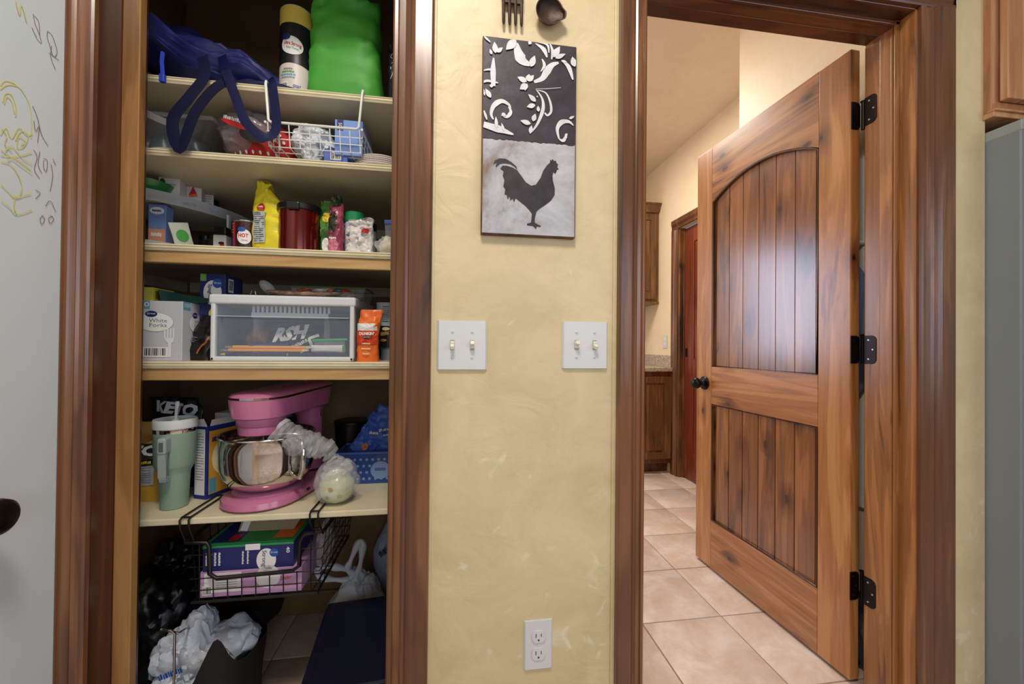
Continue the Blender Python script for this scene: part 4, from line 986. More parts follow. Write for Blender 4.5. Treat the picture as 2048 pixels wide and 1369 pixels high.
x, w, h = fit(455, 506, 441, Z3, .24)
H = h; T = thing('cocoa_tin', 'red and black tin reading HOT with a white oval label', 'tin', (x, .275, Z3)); r = .031
MB().lathe([(r, 0), (r, .068)], 36).done('tin', mat('tin_dark', (52, 18, 20), .35, coat=.3), T, True)
MB().lathe([(r, .068), (r + .0012, .069), (r + .0012, .071), (r - .001, .0715), (r - .002, .070), (.001, .070)], 36).done('rim', m_chrome, T, True)
MB().grid(lambda u, v: Vector(wrap(r, .0004)(-.042 + u * .026, .002 + v * .065)), 10, 2).done('red_panel', REDP, T, fix=False); MB().grid(lambda u, v: Vector(wrap(r, .0008)(-.040 + u * .018, .004 + v * .034)), 8, 2).done('blue_panel', BLUEP, T, fix=False)
decal('oval_label', T, WHITE, ell(.008, .036, .0165, .0155), wrap(r, .001)); text('HOT', T, REDP, .006, .038, .011, wrap(r, .0015), .022, bold=.03); text('cocoa', T, REDP, .009, .029, .006, wrap(r, .0015), .014); decal('oval_label', T, BLUEP, ell(.002, .051, .009, .005), wrap(r, .0014))
T.scale = (1.03, 1.03, 1.33)
for k in range(4): decal('stripe', T, WHITE, rect(-.040, -.024, .045 + k * .006, .0465 + k * .006), wrap(r, .001))

x, w, h = fit(503, 585, 350, Z3, .24)
T = thing('yellow_snack_bag', 'tall yellow snack bag with a printed white nutrition panel', 'bag', (x - .004, .262, Z3), rz=-.12)
mb, D = pouch(.094, .168, .062, 11, shoulder=.60, wr=.13)
for v in mb.b.verts:
    k = (v.co.z / .168) ** 3; v.co.x += (.008 if v.co.x > 0 else 0) * max(0, 1 - v.co.z / .12); v.co.z -= k * max(0, (v.co.x + .018)) * .95; v.co.x -= .012 * k; v.co.x += (.016 * k if v.co.x < -.02 else 0)
mb.done('bag', mat('yellow_film', (222, 206, 48), .3, bump=.25, bscale=30), T, True)
D2 = lambda x, z: D(x, z, .003); decal('nutrition_panel', T, mat('panel_grey', (176, 182, 184), .5), rect(-.034, -.002, .024, .092), D2)
T.scale = (1.1, 1, 1.27)
for k in range(14):
    w_ = .026 if k % 3 else .018
    decal('printed_line', T, INK, rect(-.032, -.032 + w_, .086 - k * .0044 - .0011, .086 - k * .0044), lambda x, z: D(x, z, .0036))
text('Nutrition Facts', T, INK, -.018, .0895, .005, lambda x, z: D(x, z, .0036), .028, bold=.02)
decal('round_logo', T, REDP, ell(-.017, .103, .010, .008), lambda x, z: D(x, z, .003)); text('LAY', T, WHITE, -.017, .103, .005, lambda x, z: D(x, z, .0042), .014, bold=.03)
decal('round_logo', T, REDP, ell(.034, .112, .009, .007), lambda x, z: D(x, z, .003))
poly_decal('orange_text', T, ORANGEP, [[(-.034, .008), (-.012, .008), (-.012, .010), (-.034, .010)], [(-.034, .013), (-.018, .013), (-.018, .015), (-.034, .015)]], lambda x, z: D(x, z, .003))

x, w, h = fit(541, 631, 402, Z3, .215)
r = .0525
T = thing('red_canister', 'glossy dark red canister with a black clamp lid', 'canister', (x + .002, .262, Z3))
MB().lathe([(r - .003, 0), (r, .003), (r, .098)], 48).done('body', mat('red_lacquer', (104, 12, 14), .12, metal=.55, coat=.8), T, True)
MB().lathe([(r, .094), (r + .0035, .096), (r + .0035, .106), (r, .110), (r - .012, .112), (r - .016, .1105), (.001, .1105)], 48).done('lid', m_black, T, True)
MB().box(-.014, .018, -r - .009, -r - .001, .090, .106, .003).done('clamp', m_black, T); MB().tube([(-r - .003, -.01, .104), (-r - .006, -.012, .09), (-r - .001, -.01, .082)], .0018, 6).done('clamp_wire', m_chrome, T)

T.scale = (1.05, 1.05, 1.31)
x, w, h = fit(632, 668, 400, Z3, .24)
T = thing('green_veggie_bag', 'green and yellow produce bag squeezed beside the red canister', 'bag', (x + .005, .262, Z3)); mb, D = pouch(.046, .145, .03, 15, wr=.2)
mb.done('bag', mat('green_print_film', (64, 116, 44), .3, vary=.7, vscale=24, bump=.4, bscale=30), T, True); decal('white_print', T, WHITE, ell(-.002, .03, .012, .018), D); decal('yellow_print', T, YELP, ell(-.002, .10, .014, .012), D)
T.scale = (1, 1, 1.14)
T = thing('pink_veggie_bag', 'pink and dark produce bag with a twisted top beside the green one', 'bag', (x + .032, .238, Z3), rz=-.2); mb, D = pouch(.040, .150, .034, 17, wr=.2)
mb.done('bag', mat('pink_print_film', (150, 62, 84), .3, vary=.35, vscale=20, bump=.4, bscale=30), T, True); decal('dark_print', T, mat('dark_greens_print', (44, 48, 34), .4), ell(-.004, .095, .014, .032), D); decal('pink_oval', T, mat('pink_pale', (198, 120, 140), .4), ell(0, .03, .014, .02), D); text('beets', T, WHITE, 0, .05, .008, D, .02)
MB().ico(lambda n: Vector((n.x * .016, n.y * .012, .158 + n.z * .018)) + n * .008 * noise.noise(n * 5), 3).done('twisted_top', mat('dark_green_film', (40, 60, 30), .3, vary=.6, vscale=40), T, True)
x, w, h = fit(684, 724, 425, Z3, .23); r = .0235
T = thing('ranch_bottle', 'white ranch bottle with a green lid on the third shelf', 'bottle', (x, .262, Z3))
MB().lathe([(r - .002, 0), (r, .003), (r, .068), (r - .002, .073)], 32).done('bottle', mat('milky_plastic', (176, 190, 204), .3), T, True); MB().lathe([(r + .001, .072), (r + .001, .088), (r - .001, .090), (.001, .090)], 32).done('lid', mat('green_lid', (24, 128, 78), .35), T, True)
decal('oval_label', T, WHITE, ell(-.004, .047, .016, .014), wrap(r)); text('ranch', T, NAVYP, -.004, .044, .010, wrap(r, .0012), .026, bold=.02); decal('leaf_print', T, GREENP, ell(-.002, .058, .008, .004), wrap(r, .0012))
T.scale = (1.15, 1.15, 1.48)
T = thing('crumpled_snack_bag', 'white crumpled snack bag with red marks folded over the shelf edge', 'bag', (-.262, .205, Z3 + .0005), rz=-.3)
mb, D = pouch(.06, .078, .03, 19, wr=.5, shoulder=.4); mb.done('bag', mat('white_film', (206, 202, 200), .35, bump=.8, bscale=40), T, True); decal('red_label', T, REDP, rect(.006, .024, .045, .054), lambda x, z: D(x, z, .006)); text('HOT', T, REDP, -.012, .03, .008, lambda x, z: D(x, z, .006))
T.scale = (1.25, 1.1, 1.28)
x, w, h = fit(724, 750, 444, Z3, .28)
T = thing('glass_jar', 'glass jar with a black lid behind the crumpled snack bag', 'jar', (x, .30, Z3)); MB().lathe([(.019, 0), (.02, .058), (.017, .062)], 24).done('jar', mat('cloudy_glass', (120, 124, 128), .15), T, True); MB().lathe([(.0195, .060), (.0195, .074), (.001, .075)], 24).done('lid', m_black, T, True)
T.scale = (1, 1, 1.55)
for k, (z0, x0, w_) in enumerate(((0, -.186, .066), (.031, -.176, .06))):
    T = thing('lidded_tub', ['blue lidded tub, the lower of the two at the shelf end', 'blue lidded tub stacked on the other one'][k], 'container', (x0, .29, Z3 + (.061 if k else 0)), group='blue lidded tubs'); T.scale = (1, 1, 1.5)
    MB().prism([(-w_ / 2 * .9, 0), (w_ / 2 * .9, 0), (w_ / 2, .030), (-w_ / 2, .030)], -.03, .03, 'xz').done('tub', m_clear2 if k else mat('tub_frost', (150, 160, 172), .3), T); MB().box(-w_ / 2 - .002, w_ / 2 + .002, -.032, .032, .030, .040, .003).done('lid', mat('blue_lid', (70, 100, 178), .35), T)
T = thing('wrapped_garlic', 'garlic wrapped in clear film at the right end of the third shelf', 'garlic', (-.187, .195, Z3))
def garl(n):
    a = math.atan2(n.y, n.x); k = 1 + .07 * math.cos(7 * a) * (1 - abs(n.z)); return Vector((n.x * .018 * k, n.y * .018 * k, .016 + n.z * .015 + (.006 if n.z > .9 else 0)))
MB().ico(garl, 4).done('garlic_bulb', mat('garlic_skin', (206, 196, 170), .5), T, True); crumple(.026, .024, .019, 43, .3, 2.4).done('clear_wrap', m_clear, T, True)
T.scale = (1.25, 1.1, 1.45)
T = thing('white_spacer_bar', 'white plastic bar lying across the back of the third shelf', 'bar', (-.5, .64, Z3)); MB().box(-.19, .34, -.01, .01, .07, .088, .002).box(-.19, -.18, -.01, .01, 0, .07).box(.33, .34, -.01, .01, 0, .07).done('bar', m_whitepl, T)

# ---- fourth shelf
T = thing('fork_box', 'white carton of forks reading White Forks at the left of the fourth shelf', 'box', (-.762, .29, Z4))
MB().box(-.095, .062, -.09, .09, 0, .155, .0015).done('carton', mat('pale_grey_card', (186, 188, 194), .5), T)
DF = flat(-.09); DSd = side(.062)
for D, c, w_ in ((DF, .0, 1), (DSd, -.035, .72)):
    decal('oval_outline', T, mat('outline_blue', (140, 170, 190), .5), ell(c, .100, .042 * w_, .025), D); decal('oval_label', T, WHITE, ell(c, .100, .041 * w_, .024), lift(D, .0003))
    decal('round_logo', T, NAVYP, ell(c - .010 * w_, .121, .014 * w_, .008), lift(D, .0006)); text('Great', T, WHITE, c - .010 * w_, .122, .007, lift(D, .001), .020 * w_)
    text('White', T, mat('slate_print', (84, 118, 140), .5), c + .006, .104, .014, lift(D, .0006), .042 * w_); text('Forks', T, mat('slate_print', (84, 118, 140), .5), c + .006, .092, .014, lift(D, .0006), .040 * w_)
decal('corner_patch', T, TEALP, rect(-.06, -.014, .134, .1545), DF); text('100', T, WHITE, -.034, .145, .017, lift(DF, .0004), .034); decal('corner_patch', T, TEALP, rect(-.088, -.060, .134, .1545), DSd); text('100', T, WHITE, -.074, .145, .014, lift(DSd, .0004), .022)
fp = []
for k in range(4): fp.append([(.020 + k * .0068, .060), (.0236 + k * .0068, .060), (.0236 + k * .0068, .085), (.020 + k * .0068, .085)])
fp += [[(.020, .060), (.025, .050), (.030, .046), (.0305, .010), (.037, .010), (.0375, .046), (.042, .050), (.0440, .060)]]
poly_decal('fork_print', T, mat('fork_silver', (216, 218, 222), .5), fp, lift(DF, .0004)); barcode(T, -.028, .030, .010, .036, lift(DF, .0006), 12)
T = thing('yellow_box', 'small yellow box lying on the white forks carton', 'box', (-.812, .27, Z4 + .1555))
MB().box(-.03, .022, -.04, .04, 0, .038, .001).done('carton', mat('yellow_card', (196, 188, 66), .5), T); decal('dark_print', T, mat('ochre_print', (110, 100, 30), .5), rect(-.032, .032, .008, .03), side(.022))
T = thing('green_dish', 'dark green translucent dish resting on the forks carton', 'dish', (-.742, .30, Z4 + .1555))
MB().prism([(-.036, 0), (.07, 0), (.085, .012), (.02, .022), (-.042, .034)], -.06, .06, 'xz').done('dish', mat('dark_green_glass', (34, 70, 62), .2, coat=.5), T)
T = thing('black_snack_bag', 'black snack bag slumped between forks carton and spaghetti box', 'bag', (-.688, .25, Z4), rot=(0, .12, -.2))
mb, D = pouch(.075, .125, .04, 25, wr=.12, shoulder=.35); 
for v in mb.b.verts: v.co.x += .028 * (v.co.z / .125) ** 1.5 - (.0 if v.co.x < 0 else .012 * v.co.z / .125)
mb.done('bag', mat('black_film', (24, 20, 20), .3, bump=.4, bscale=40), T, True)
for k in range(4): decal('printed_line', T, GREYP, rect(-.018, .004 - .004 * (k % 2), .062 - k * .004, .0634 - k * .004), D)
poly_decal('orange_streak', T, mat('copper_print', (150, 84, 44), .5), ribbon(smoothpts([(.012, .02), (.018, .04), (.028, .055), (.030, .07)], 4), [.004] * 13), lambda x, z: D(x, z, .004))
T = thing('spaghetti_box', 'navy spaghetti carton standing beside the plastic drawer', 'box', (-.660, .30, Z4))
MB().box(-.032, .032, -.045, .045, 0, .238, .001).done('carton', mat('navy_card', (34, 42, 98), .45), T)
DF = flat(-.045)
decal('oval_label', T, WHITE, ell(.0, .186, .023, .034), DF); decal('round_logo', T, BLUEP, ell(.012, .212, .012, .013), lift(DF, .0004)); text('Great', T, WHITE, .012, .213, .008, lift(DF, .0008), .018); text('Spaghetti', T, NAVYP, -.006, .184, .013, lift(DF, .0006), .050, -PI / 2, bold=.02)
decal('corner_patch', T, mat('lime_print', (120, 160, 80), .5), rect(-.031, -.016, .218, .237), DF); decal('pasta_print', T, YELP, ell(.004, .128, .013, .016), DF); decal('leaf_print', T, GREENP, ell(-.016, .104, .009, .012, rot=.6), DF); decal('leaf_print', T, GREENP, ell(.006, .020, .011, .010, rot=-.5), DF)
for a, b in ((-.016, .066), (-.004, .074), (.004, .062), (-.010, .056), (.002, .084)): decal('tomato_print', T, mat('tomato_red', (176, 48, 26), .5), ell(a, b, .0072, .0072, 16), lift(DF, .0003 + abs(a) * .01))
text('SPAGHETTI', T, WHITE, -.024, .035, .009, DF, .052, PI / 2, bold=.03); poly_decal('noodle_print', T, YELP, ribbon([(.0, .03), (.022, .062)], .0012) + ribbon([(.004, .03), (.026, .058)], .0012), DF)
barcode(T, -.032, -.006, .19, .228, side(.032), 9)
# the drawer
x0, x1 = -.630, -.272; dz = .176; dy = .24
T = thing('plastic_drawer_box', 'white framed clear plastic drawer box full of pencils and bags', 'storage drawer', ((x0 + x1) / 2, .195, Z4)); hw = (x1 - x0) / 2
m_frost = mat('frosted_plastic', (176, 186, 198), .4, alpha=.42)
MB().box(-hw, hw, 0, dy, 0, .006, .003).box(-hw, -hw + .003, .012, dy, .004, dz - .012).box(hw - .003, hw, .012, dy, .004, dz - .012).box(-hw, hw, dy - .003, dy, .004, dz - .012).done('body', m_frost, T)
MB().box(-hw - .004, hw + .004, -.006, dy + .004, dz - .026, dz, .006, 3).done('top_frame', m_whitepl, T)
MB().box(-hw, -hw + .012, -.004, .010, 0, dz - .02, .004).box(hw - .012, hw, -.004, .010, 0, dz - .02, .004).box(-hw, hw, -.004, .010, 0, .013, .004).done('front_frame', m_whitepl, T)
MB().box(-hw + .012, hw - .012, -.001, .001, .013, dz - .026).done('drawer_front', mat('clear_front', (180, 192, 210), .12, alpha=.13), T)
MB().box(-hw + .014, hw - .014, -.004, .0, .118, .1195).done('drawer_lip', m_whitepl, T)
DRW = Vector(((x0 + x1) / 2, .195, Z4 + .0065))
TT = thing('ribbed_tray', 'white ribbed tray inside the top of the clear drawer', 'tray', DRW + Vector((.0, .05, .112)))
b = MB(); b.box(-.10, .10, -.01, .10, 0, .004).box(-.10, .10, -.012, -.008, 0, .014)
for k in range(18): b.box(-.098 + k * .0115, -.092 + k * .0115, -.011, -.007, .014, .040)
b.done('tray', m_whitepl, TT)
MB().box(-.10, -.085, .0, .1, -.112, 0).box(.085, .10, .0, .1, -.112, 0).done('support', m_clear2, TT)
for k, (y, z, xx, c, ang) in enumerate(((.020, .031, -.035, (244, 176, 70), 0.0), (.018, .0225, -.045, (240, 164, 60), .0))):
    p = thing('pencil', ['upper orange pencil lying along the drawer front', 'lower orange pencil lying along the drawer front'][k], 'pencil', DRW + Vector((xx, y, z)), ang, 'orange pencils in the drawer')
    Mx = Matrix.Rotation(PI / 2, 4, 'Y'); MB().lathe([(.0042, -.10), (.0042, .085)], 6, Mx).done('barrel', mat('pencil_orange_%d' % k, c, .4), p); MB().lathe([(.0042, .085), (.0008, .102)], 6, Mx).done('point', CREAMP, p, False); MB().lathe([(.0043, -.118), (.0043, -.10)], 10, Mx).done('ferrule', m_chrome, p)
for k, xx in enumerate((-.075, .08)):
    p = thing('pencil', ['left purple pencil on the drawer floor', 'right purple pencil on the drawer floor'][k], 'pencil', DRW + Vector((xx, .014, .0115)), 0, 'purple pencils in the drawer')
    MB().lathe([(.0042, -.075), (.0042, .078)], 6, Mx).done('barrel', mat('pencil_purple', (48, 34, 84), .4), p); MB().lathe([(.0042, -.075), (.001, -.088)][::-1], 6, Mx).done('point', YELP, p)
p = thing('green_marker', 'green marker lying at the right inside the drawer', 'marker', DRW + Vector((.105, .035, .052)), rot=(0, -.04, 0)); MB().lathe([(.0045, -.045), (.0045, .045), (.003, .048)], 14, Mx).done('barrel', mat('marker_green', (30, 160, 100), .4), p, True); MB().box(-.04, .04, -.004, .004, -.052, -.004).done('support', m_clear2, p)
p = thing('paint_tube', 'white and green tube lying on the right of the pencils', 'tube', DRW + Vector((.10, .03, .028))); mb, D = pouch(.02, .085, .012, 4, wr=.05); mb.done('tube', WHITE, p, True, Matrix.Rotation(PI / 2, 4, 'Y') @ Matrix.Translation((0, 0, -.04))); MB().box(.042, .050, -.006, .006, -.009, .009).done('cap', GREENP, p)
p = thing('amber_bag', 'amber crumpled bag at the left inside the clear drawer', 'bag', DRW + Vector((-.095, .075, .006))); crumple(.032, .03, .043, 51, .2, 2).done('bag', mat('amber_film', (120, 84, 60), .3, alpha=.9, bump=.6, bscale=40), p, True); 
p = thing('chocolate_bag', 'dark wrapper with big white letters inside the drawer', 'bag', DRW + Vector((.0, .085, .006)), rot=(0, 0, 0)); mb, D = pouch(.17, .098, .05, 52, wr=.25); mb.done('bag', mat('dark_wrapper', (38, 34, 48), .3, bump=.3, bscale=30), p, True)
text('RSH', p, WHITE, -.012, .062, .050, lambda x, z: D(x, z, .005), .095, .14, bold=.06, shear=.3); text('ey chocolate', p, WHITE, .02, .036, .014, lambda x, z: D(x, z, .005), .05, .5)
poly_decal('white_swirl', p, WHITE, ribbon(smoothpts([(.02, .012), (.05, .03), (.045, .05), (.07, .06)], 4), .008), lambda x, z: D(x, z, .005))
p = thing('navy_tube', 'small navy tube lying behind the pencils in the drawer', 'tube', DRW + Vector((-.05, .032, .036)), .1); MB().lathe([(.006, -.045), (.006, .045)], 14, Mx @ Matrix.Rotation(-.1, 4, 'X')).done('tube', NAVYP, p, True); MB().box(-.04, .04, -.004, .004, -.034, -.004).done('support', m_clear2, p)
# on top of the drawer
zt = Z4 + dz + .0005
T = thing('green_lid_tray', 'clear tray with a green rim at the back on the plastic drawer', 'container', (-.37, .38, zt)); MB().prism([(-.10, 0), (.085, 0), (.10, .042), (-.115, .042)], -.06, .06, 'xz').done('tray', m_clear2, T); MB().tube([(-.115, -.06, .042), (.10, -.06, .042), (.10, .06, .042), (-.115, .06, .042)], .0025, 6, closed=True).done('rim', mat('olive_green', (90, 120, 40), .4), T, True)
T = thing('noodle_pack', 'flat clear pack of tan noodles lying on the plastic drawer', 'food pack', (-.41, .265, zt)); mb = MB()
mb.ico(lambda n: Vector((n.x * .115 * (1 + .05 * noise.noise(n * 4)), n.y * .055, .010 + n.z * .010 + .010 * abs(n.x) ** 3 + .003 * noise.noise(n * 9))), 5); mb.done('noodles', mat('noodle_tan', (150, 124, 104), .4, vary=.5, vscale=60, bump=.8, bscale=80), T, True)
MB().ico(lambda n: Vector((-.115 + n.x * .018 - .012 * n.z, n.y * .012, .030 + n.z * .020 + .004 * noise.noise(n * 5))), 3).done('gathered_end', m_clear, T, True)
for k, (a, c, w_) in enumerate(((-.02, (196, 60, 60), .02), (.03, (206, 206, 206), .03), (.075, (40, 100, 120), .03), (.055, (200, 90, 50), .018), (.09, (170, 40, 40), .016))): MB().ico(lambda n: Vector((a + n.x * w_, .01 + n.y * .02, .024 + n.z * .008)) + n * .004 * noise.noise(n * 5 + Vector((k, 0, 0))), 3).done('wrapper_patch', mat('wrapper_%d' % k, c, .35, vary=.4, vscale=60), T, True)
T = thing('clear_film_scrap', 'crinkled clear film hanging at the right end of the plastic drawer', 'plastic film', (-.300, .27, zt)); MB().ico(lambda n: Vector((n.x * .035, n.y * .05, .008 + n.z * .008)) + n * .008 * noise.noise(n * 4), 4).done('film', m_clear, T, True)
T = thing('binder_clip', 'small dark clip lying at the left end on the plastic drawer', 'clip', (-.565, .30, zt)); MB().box(-.03, .03, -.01, .01, 0, .012, .003).done('clip_body', m_black, T); MB().tube([(-.02, 0, .012), (-.016, 0, .024), (-.008, 0, .022), (-.006, 0, .012)], .0015, 6).done('clip_wire', m_chrome, T)
T = thing('coffee_bag', 'orange pouch of ground coffee with a white band beside the plastic drawer', 'bag', (-.2395, .215, Z4)); mb, D = pouch(.060, .145, .036, 61, wr=.12, shoulder=.62)
for v in mb.b.verts: v.co.x += .010 * max(0, (v.co.z - .08) / .065)
mb.done('bag', mat('orange_film', (226, 110, 44), .35, bump=.15, bscale=40), T, True)
D2 = lambda x, z: D(x, z, .0026)
decal('white_band', T, WHITE, rect(-.026, .026, .086, .106), D2); decal('red_band', T, mat('tomato_band', (200, 62, 30), .4), rect(-.026, .026, .048, .086), D2)
text("DUNKIN'", T, WHITE, 0, .077, .011, lambda x, z: D(x, z, .004), .040, bold=.04); decal('black_label', T, INK, ell(.001, .068, .013, .0035), lambda x, z: D(x, z, .0042)); text('original blend', T, WHITE, .001, .068, .0045, lambda x, z: D(x, z, .0052), .022); text('medium roast', T, CREAMP, 0, .050, .005, lambda x, z: D(x, z, .004), .024); text('ground coffee', T, CREAMP, 0, .036, .005, lambda x, z: D(x, z, .004), .026); text('NET WT', T, CREAMP, 0, .022, .005, lambda x, z: D(x, z, .004), .02)
T = thing('galvanised_tin', 'squat grey metal tin at the bottom of the small stack', 'tin', (-.196, .295, Z4)); MB().lathe([(.022, 0), (.022, .034), (.0235, .035), (.0235, .038), (.001, .038)], 30).done('tin', mat('zinc', (128, 138, 150), .45, metal=.5), T, True)
T = thing('black_gold_tin', 'black tin with gold lettering in the middle of the small stack', 'tin', (-.196, .295, Z4 + .0385)); MB().lathe([(.026, 0), (.026, .064), (.001, .064)], 30).done('tin', mat('dark_tin', (30, 24, 20), .35), T, True)
text('Bold', T, mat('gold_print', (190, 150, 70), .4), -.010, .042, .016, wrap(.026), .030, .15, shear=.3); decal('gold_print', T, mat('gold_print', (190, 150, 70), .4), ell(-.014, .022, .012, .004), wrap(.026)); decal('pale_print', T, CREAMP, ell(-.006, .056, .012, .005), wrap(.026))
T = thing('white_tin', 'white and blue printed tin on top of the small stack', 'tin', (-.203, .297, Z4 + .103)); r = .030; MB().lathe([(r, 0), (r, .066), (r + .001, .067), (r + .001, .069), (r - .003, .069), (.001, .068)], 34).done('tin', mat('tin_white', (176, 190, 200), .35), T, True)
for k in range(9): decal('printed_line', T, NAVYP if k % 4 == 0 else GREYP, rect(-.008, .010 - .004 * (k % 3 == 1), .056 - k * .0055, .0578 - k * .0055), wrap(r))
decal('teal_band', T, TEALP, rect(-.034, -.010, .001, .012), wrap(r))

# ---- lowest shelf
def keto(x, y, w, h, rz, label, seed):
    T = thing('keto_snack_bag', label, 'bag', (x, y, Z5), rz, 'yellow and black keto snack bags'); mb, D = pouch(w, h, .07, seed, wr=.1, shoulder=.6, top=.06)
    mb.done('bag', mat('golden_film', (206, 158, 54), .35, bump=.15, bscale=30), T, True); D2 = lambda a, z: D(a, z, .003); D3 = lambda a, z: D(a, z, .005)
    hh = h
    decal('black_band', T, INK, rect(-w * .42, w * .42, hh * .56, hh * .74, 10), D2); text('KETO', T, WHITE, w * .04, hh * .65, hh * .17, D3, w * .78, bold=.05)
    decal('bun_print', T, mat('bun_tan', (190, 130, 66), .5), ell(.0, hh * .80, w * .26, hh * .06), D2); decal('black_band', T, INK, ell(w * .18, hh * .51, w * .24, hh * .045), lambda a, z: D(a, z, .0035)); text('net carbs', T, YELP, w * .18, hh * .51, hh * .05, D3, w * .3)
    decal('nutrition_panel', T, mat('panel_grey', (176, 182, 184), .5), rect(w * .10, w * .36, hh * .22, hh * .46), D2); decal('cookie_print', T, mat('cookie_brown', (96, 50, 22), .5), ell(-w * .2, hh * .22, w * .16, hh * .09), D2); decal('cream_print', T, CREAMP, ell(-w * .1, hh * .10, w * .25, hh * .04), D2)
    for k in range(7): decal('printed_line', T, GREYP, rect(w * .12, w * .33, hh * (.44 - k * .03), hh * (.447 - k * .03)), D3)
    return T
keto(-.865, .315, .155, .215, -.1, 'front yellow and black keto bag beside the sage tumbler', 71)
T = thing('black_pouch', 'black keto pouch slumped behind the tumbler and the yellow bag', 'bag', (-.852, .43, Z5), -.2); mb, D = pouch(.17, .268, .07, 73, wr=.15, shoulder=.5, top=.08); mb.done('bag', mat('black_film2', (20, 18, 18), .35, bump=.3, bscale=30), T, True)
text('KETO', T, WHITE, .012, .235, .045, lambda x, z: D(x, z, .008), .13, -.1, bold=.05); decal('gold_print', T, mat('gold_print', (190, 150, 70), .4), ell(.03, .205, .028, .007), lambda x, z: D(x, z, .006))
T = thing('sage_tumbler', 'sage green insulated tumbler with handle and straw on the lowest shelf', 'tumbler', (-.736, .238, Z5)); m_sage = mat('sage_powder_coat', (132, 158, 138), .45, bump=.03, bscale=400)
MB().lathe([(.034, 0), (.0365, .002), (.0378, .005), (.0425, .092), (.0435, .097), (.052, .112), (.0555, .118), (.0585, .205)], 56).done('body', m_sage, T, True)
MB().lathe([(.0582, .204), (.0588, .206), (.0588, .215), (.056, .216)], 56, cap=False).done('steel_rim', m_steel, T, True)
MB().lathe([(.0575, .214), (.0605, .217), (.0605, .236), (.058, .240), (.0555, .240), (.055, .226), (.001, .226)], 56).done('lid', mat('pale_lid', (198, 204, 200), .35), T, True)
MB().box(-.010, .010, -.018, .018, .226, .233, .003).lathe([(.010, .226), (.010, .236), (.006, .238)], 20).done('straw_cover', mat('pale_lid', (198, 204, 200), .35), T, True)
MB().tube([(0, 0, .232), (.002, 0, .262), (.004, 0, .275)], [.0045, .0045, .006], 12).lathe([(.0065, 0), (.0065, .012), (.004, .014)], 14, Matrix.Translation((.0045, 0, .272))).done('straw', mat('clear_straw', (206, 208, 206), .25), T, True)
hM = Matrix.Rotation(.16, 4, 'Z')
hb = MB(); hb.prism([(-.055, .196), (-.078, .196), (-.086, .190), (-.088, .178), (-.080, .096), (-.074, .084), (-.050, .084), (-.050, .096), (-.066, .098), (-.070, .104), (-.076, .170), (-.074, .180), (-.055, .182)], -.011, .011, 'yz', hM)
bmesh.ops.bevel(hb.b, geom=hb.b.edges[:], offset=.002, segments=2, affect='EDGES'); hb.done('handle', mat('grey_handle', (150, 162, 162), .4), T)
MB().box(-.0125, .0125, -.0895, -.050, .158, .200, .006, 3, hM).done('handle_mount', mat('grey_handle', (150, 162, 162), .4), T)
MB().box(-.006, .006, -.0905, -.089, .166, .19, .0005, 1, hM).done('handle_recess', mat('grey_recess', (84, 94, 94), .5), T)
T.scale = (.79, .79, .985)
T = thing('cereal_box', 'opened blue and yellow boxed dinner next to the tumbler', 'box', (-.681, .277, Z5), -.37)
MB().box(-.044, 0, 0, .14, 0, .205, .001).done('carton', mat('royal_card', (30, 44, 120), .5), T)
decal('nutrition_panel', T, WHITE, rect(-.040, -.005, .012, .196), flat(0)); 
for k in range(18): decal('printed_line', T, GREYP, rect(-.037, -.037 + (.028 if k % 4 else .020), .182 - k * .0075, .1836 - k * .0075), lambda x, z: (x, -.0012, z))
decal('yellow_panel', T, mat('macaroni_yellow', (206, 150, 50), .5), rect(.006, .13, .012, .19), side(0)); DSd = lift(side(0), .0004)
decal('bowl_print', T, CREAMP, ell(.05, .11, .035, .05), DSd); text('SHELLS', T, NAVYP, .05, .165, .02, DSd, .07, bold=.03); decal('white_patch', T, TEALP, rect(.008, .028, .016, .056), DSd); decal('red_print', T, REDP, ell(.09, .04, .03, .03), DSd)
q = MB(); q.prism([(-.044, .205), (-.036, .222), (-.012, .226), (0, .208), (0, .204), (-.044, .204)], -.001, .0, 'xz'); q.prism([(-.002, .204), (.004, .222), (.0045, .222), (0, .204)], .01, .12, 'xz'); q.done('torn_flap', mat('torn_card', (206, 204, 200), .6), T)
T = thing('open_tray_box', 'open white and navy carton standing behind the mixer bowl', 'box', (-.668, .52, Z5), -.1); MB().box(-.09, .09, -.06, .06, 0, .20, .001).done('carton', NAVYP, T); MB().box(-.092, .092, -.062, .062, .18, .212, .002).done('folded_rim', WHITE, T)

# pink stand mixer
m_pink = mat('pink_enamel', (192, 112, 148), .22, coat=.6)
T = thing('stand_mixer', 'pink stand mixer with a polished steel bowl on the lowest shelf', 'stand mixer', (-.505, .335, Z5), -.25)
def stadium(w, y0, y1, n=14, taper=1.0):
    r = w / 2; p = []
    for i in range(n + 1): a = PI + PI * i / n; p.append((r * math.cos(a), y0 + r + r * math.sin(a)))
    r2 = r * taper
    for i in range(n + 1): a = PI * i / n; p.append((r2 * math.cos(a), y1 - r2 + r2 * math.sin(a)))
    return p
def loft(layers):
    b = MB(); rings = [[b.b.verts.new((x, y, zf(x, y) if callable(zf) else zf)) for x, y in pts] for pts, zf in layers]; n = len(rings[0])
    b.b.faces.new(rings[0][::-1]); b.b.faces.new(rings[-1])
    for A, B in zip(rings, rings[1:]):
        for i in range(n): b.b.faces.new((A[i], A[(i + 1) % n], B[(i + 1) % n], B[i]))
    return b
def ins(w, y0, y1, d, tp=1.0): return stadium(w - 2 * d, y0 + d, y1 - d, taper=tp)
B0, B1 = -.178, .175
loft([(ins(.205, B0, B1, .004), 0.004), (ins(.205, B0, B1, 0), .008), (ins(.205, B0, B1, .003), .022), (ins(.205, B0, B1, .014), .028), (ins(.205, B0, B1, .03), .030)]).done('base', m_pink, T, True)
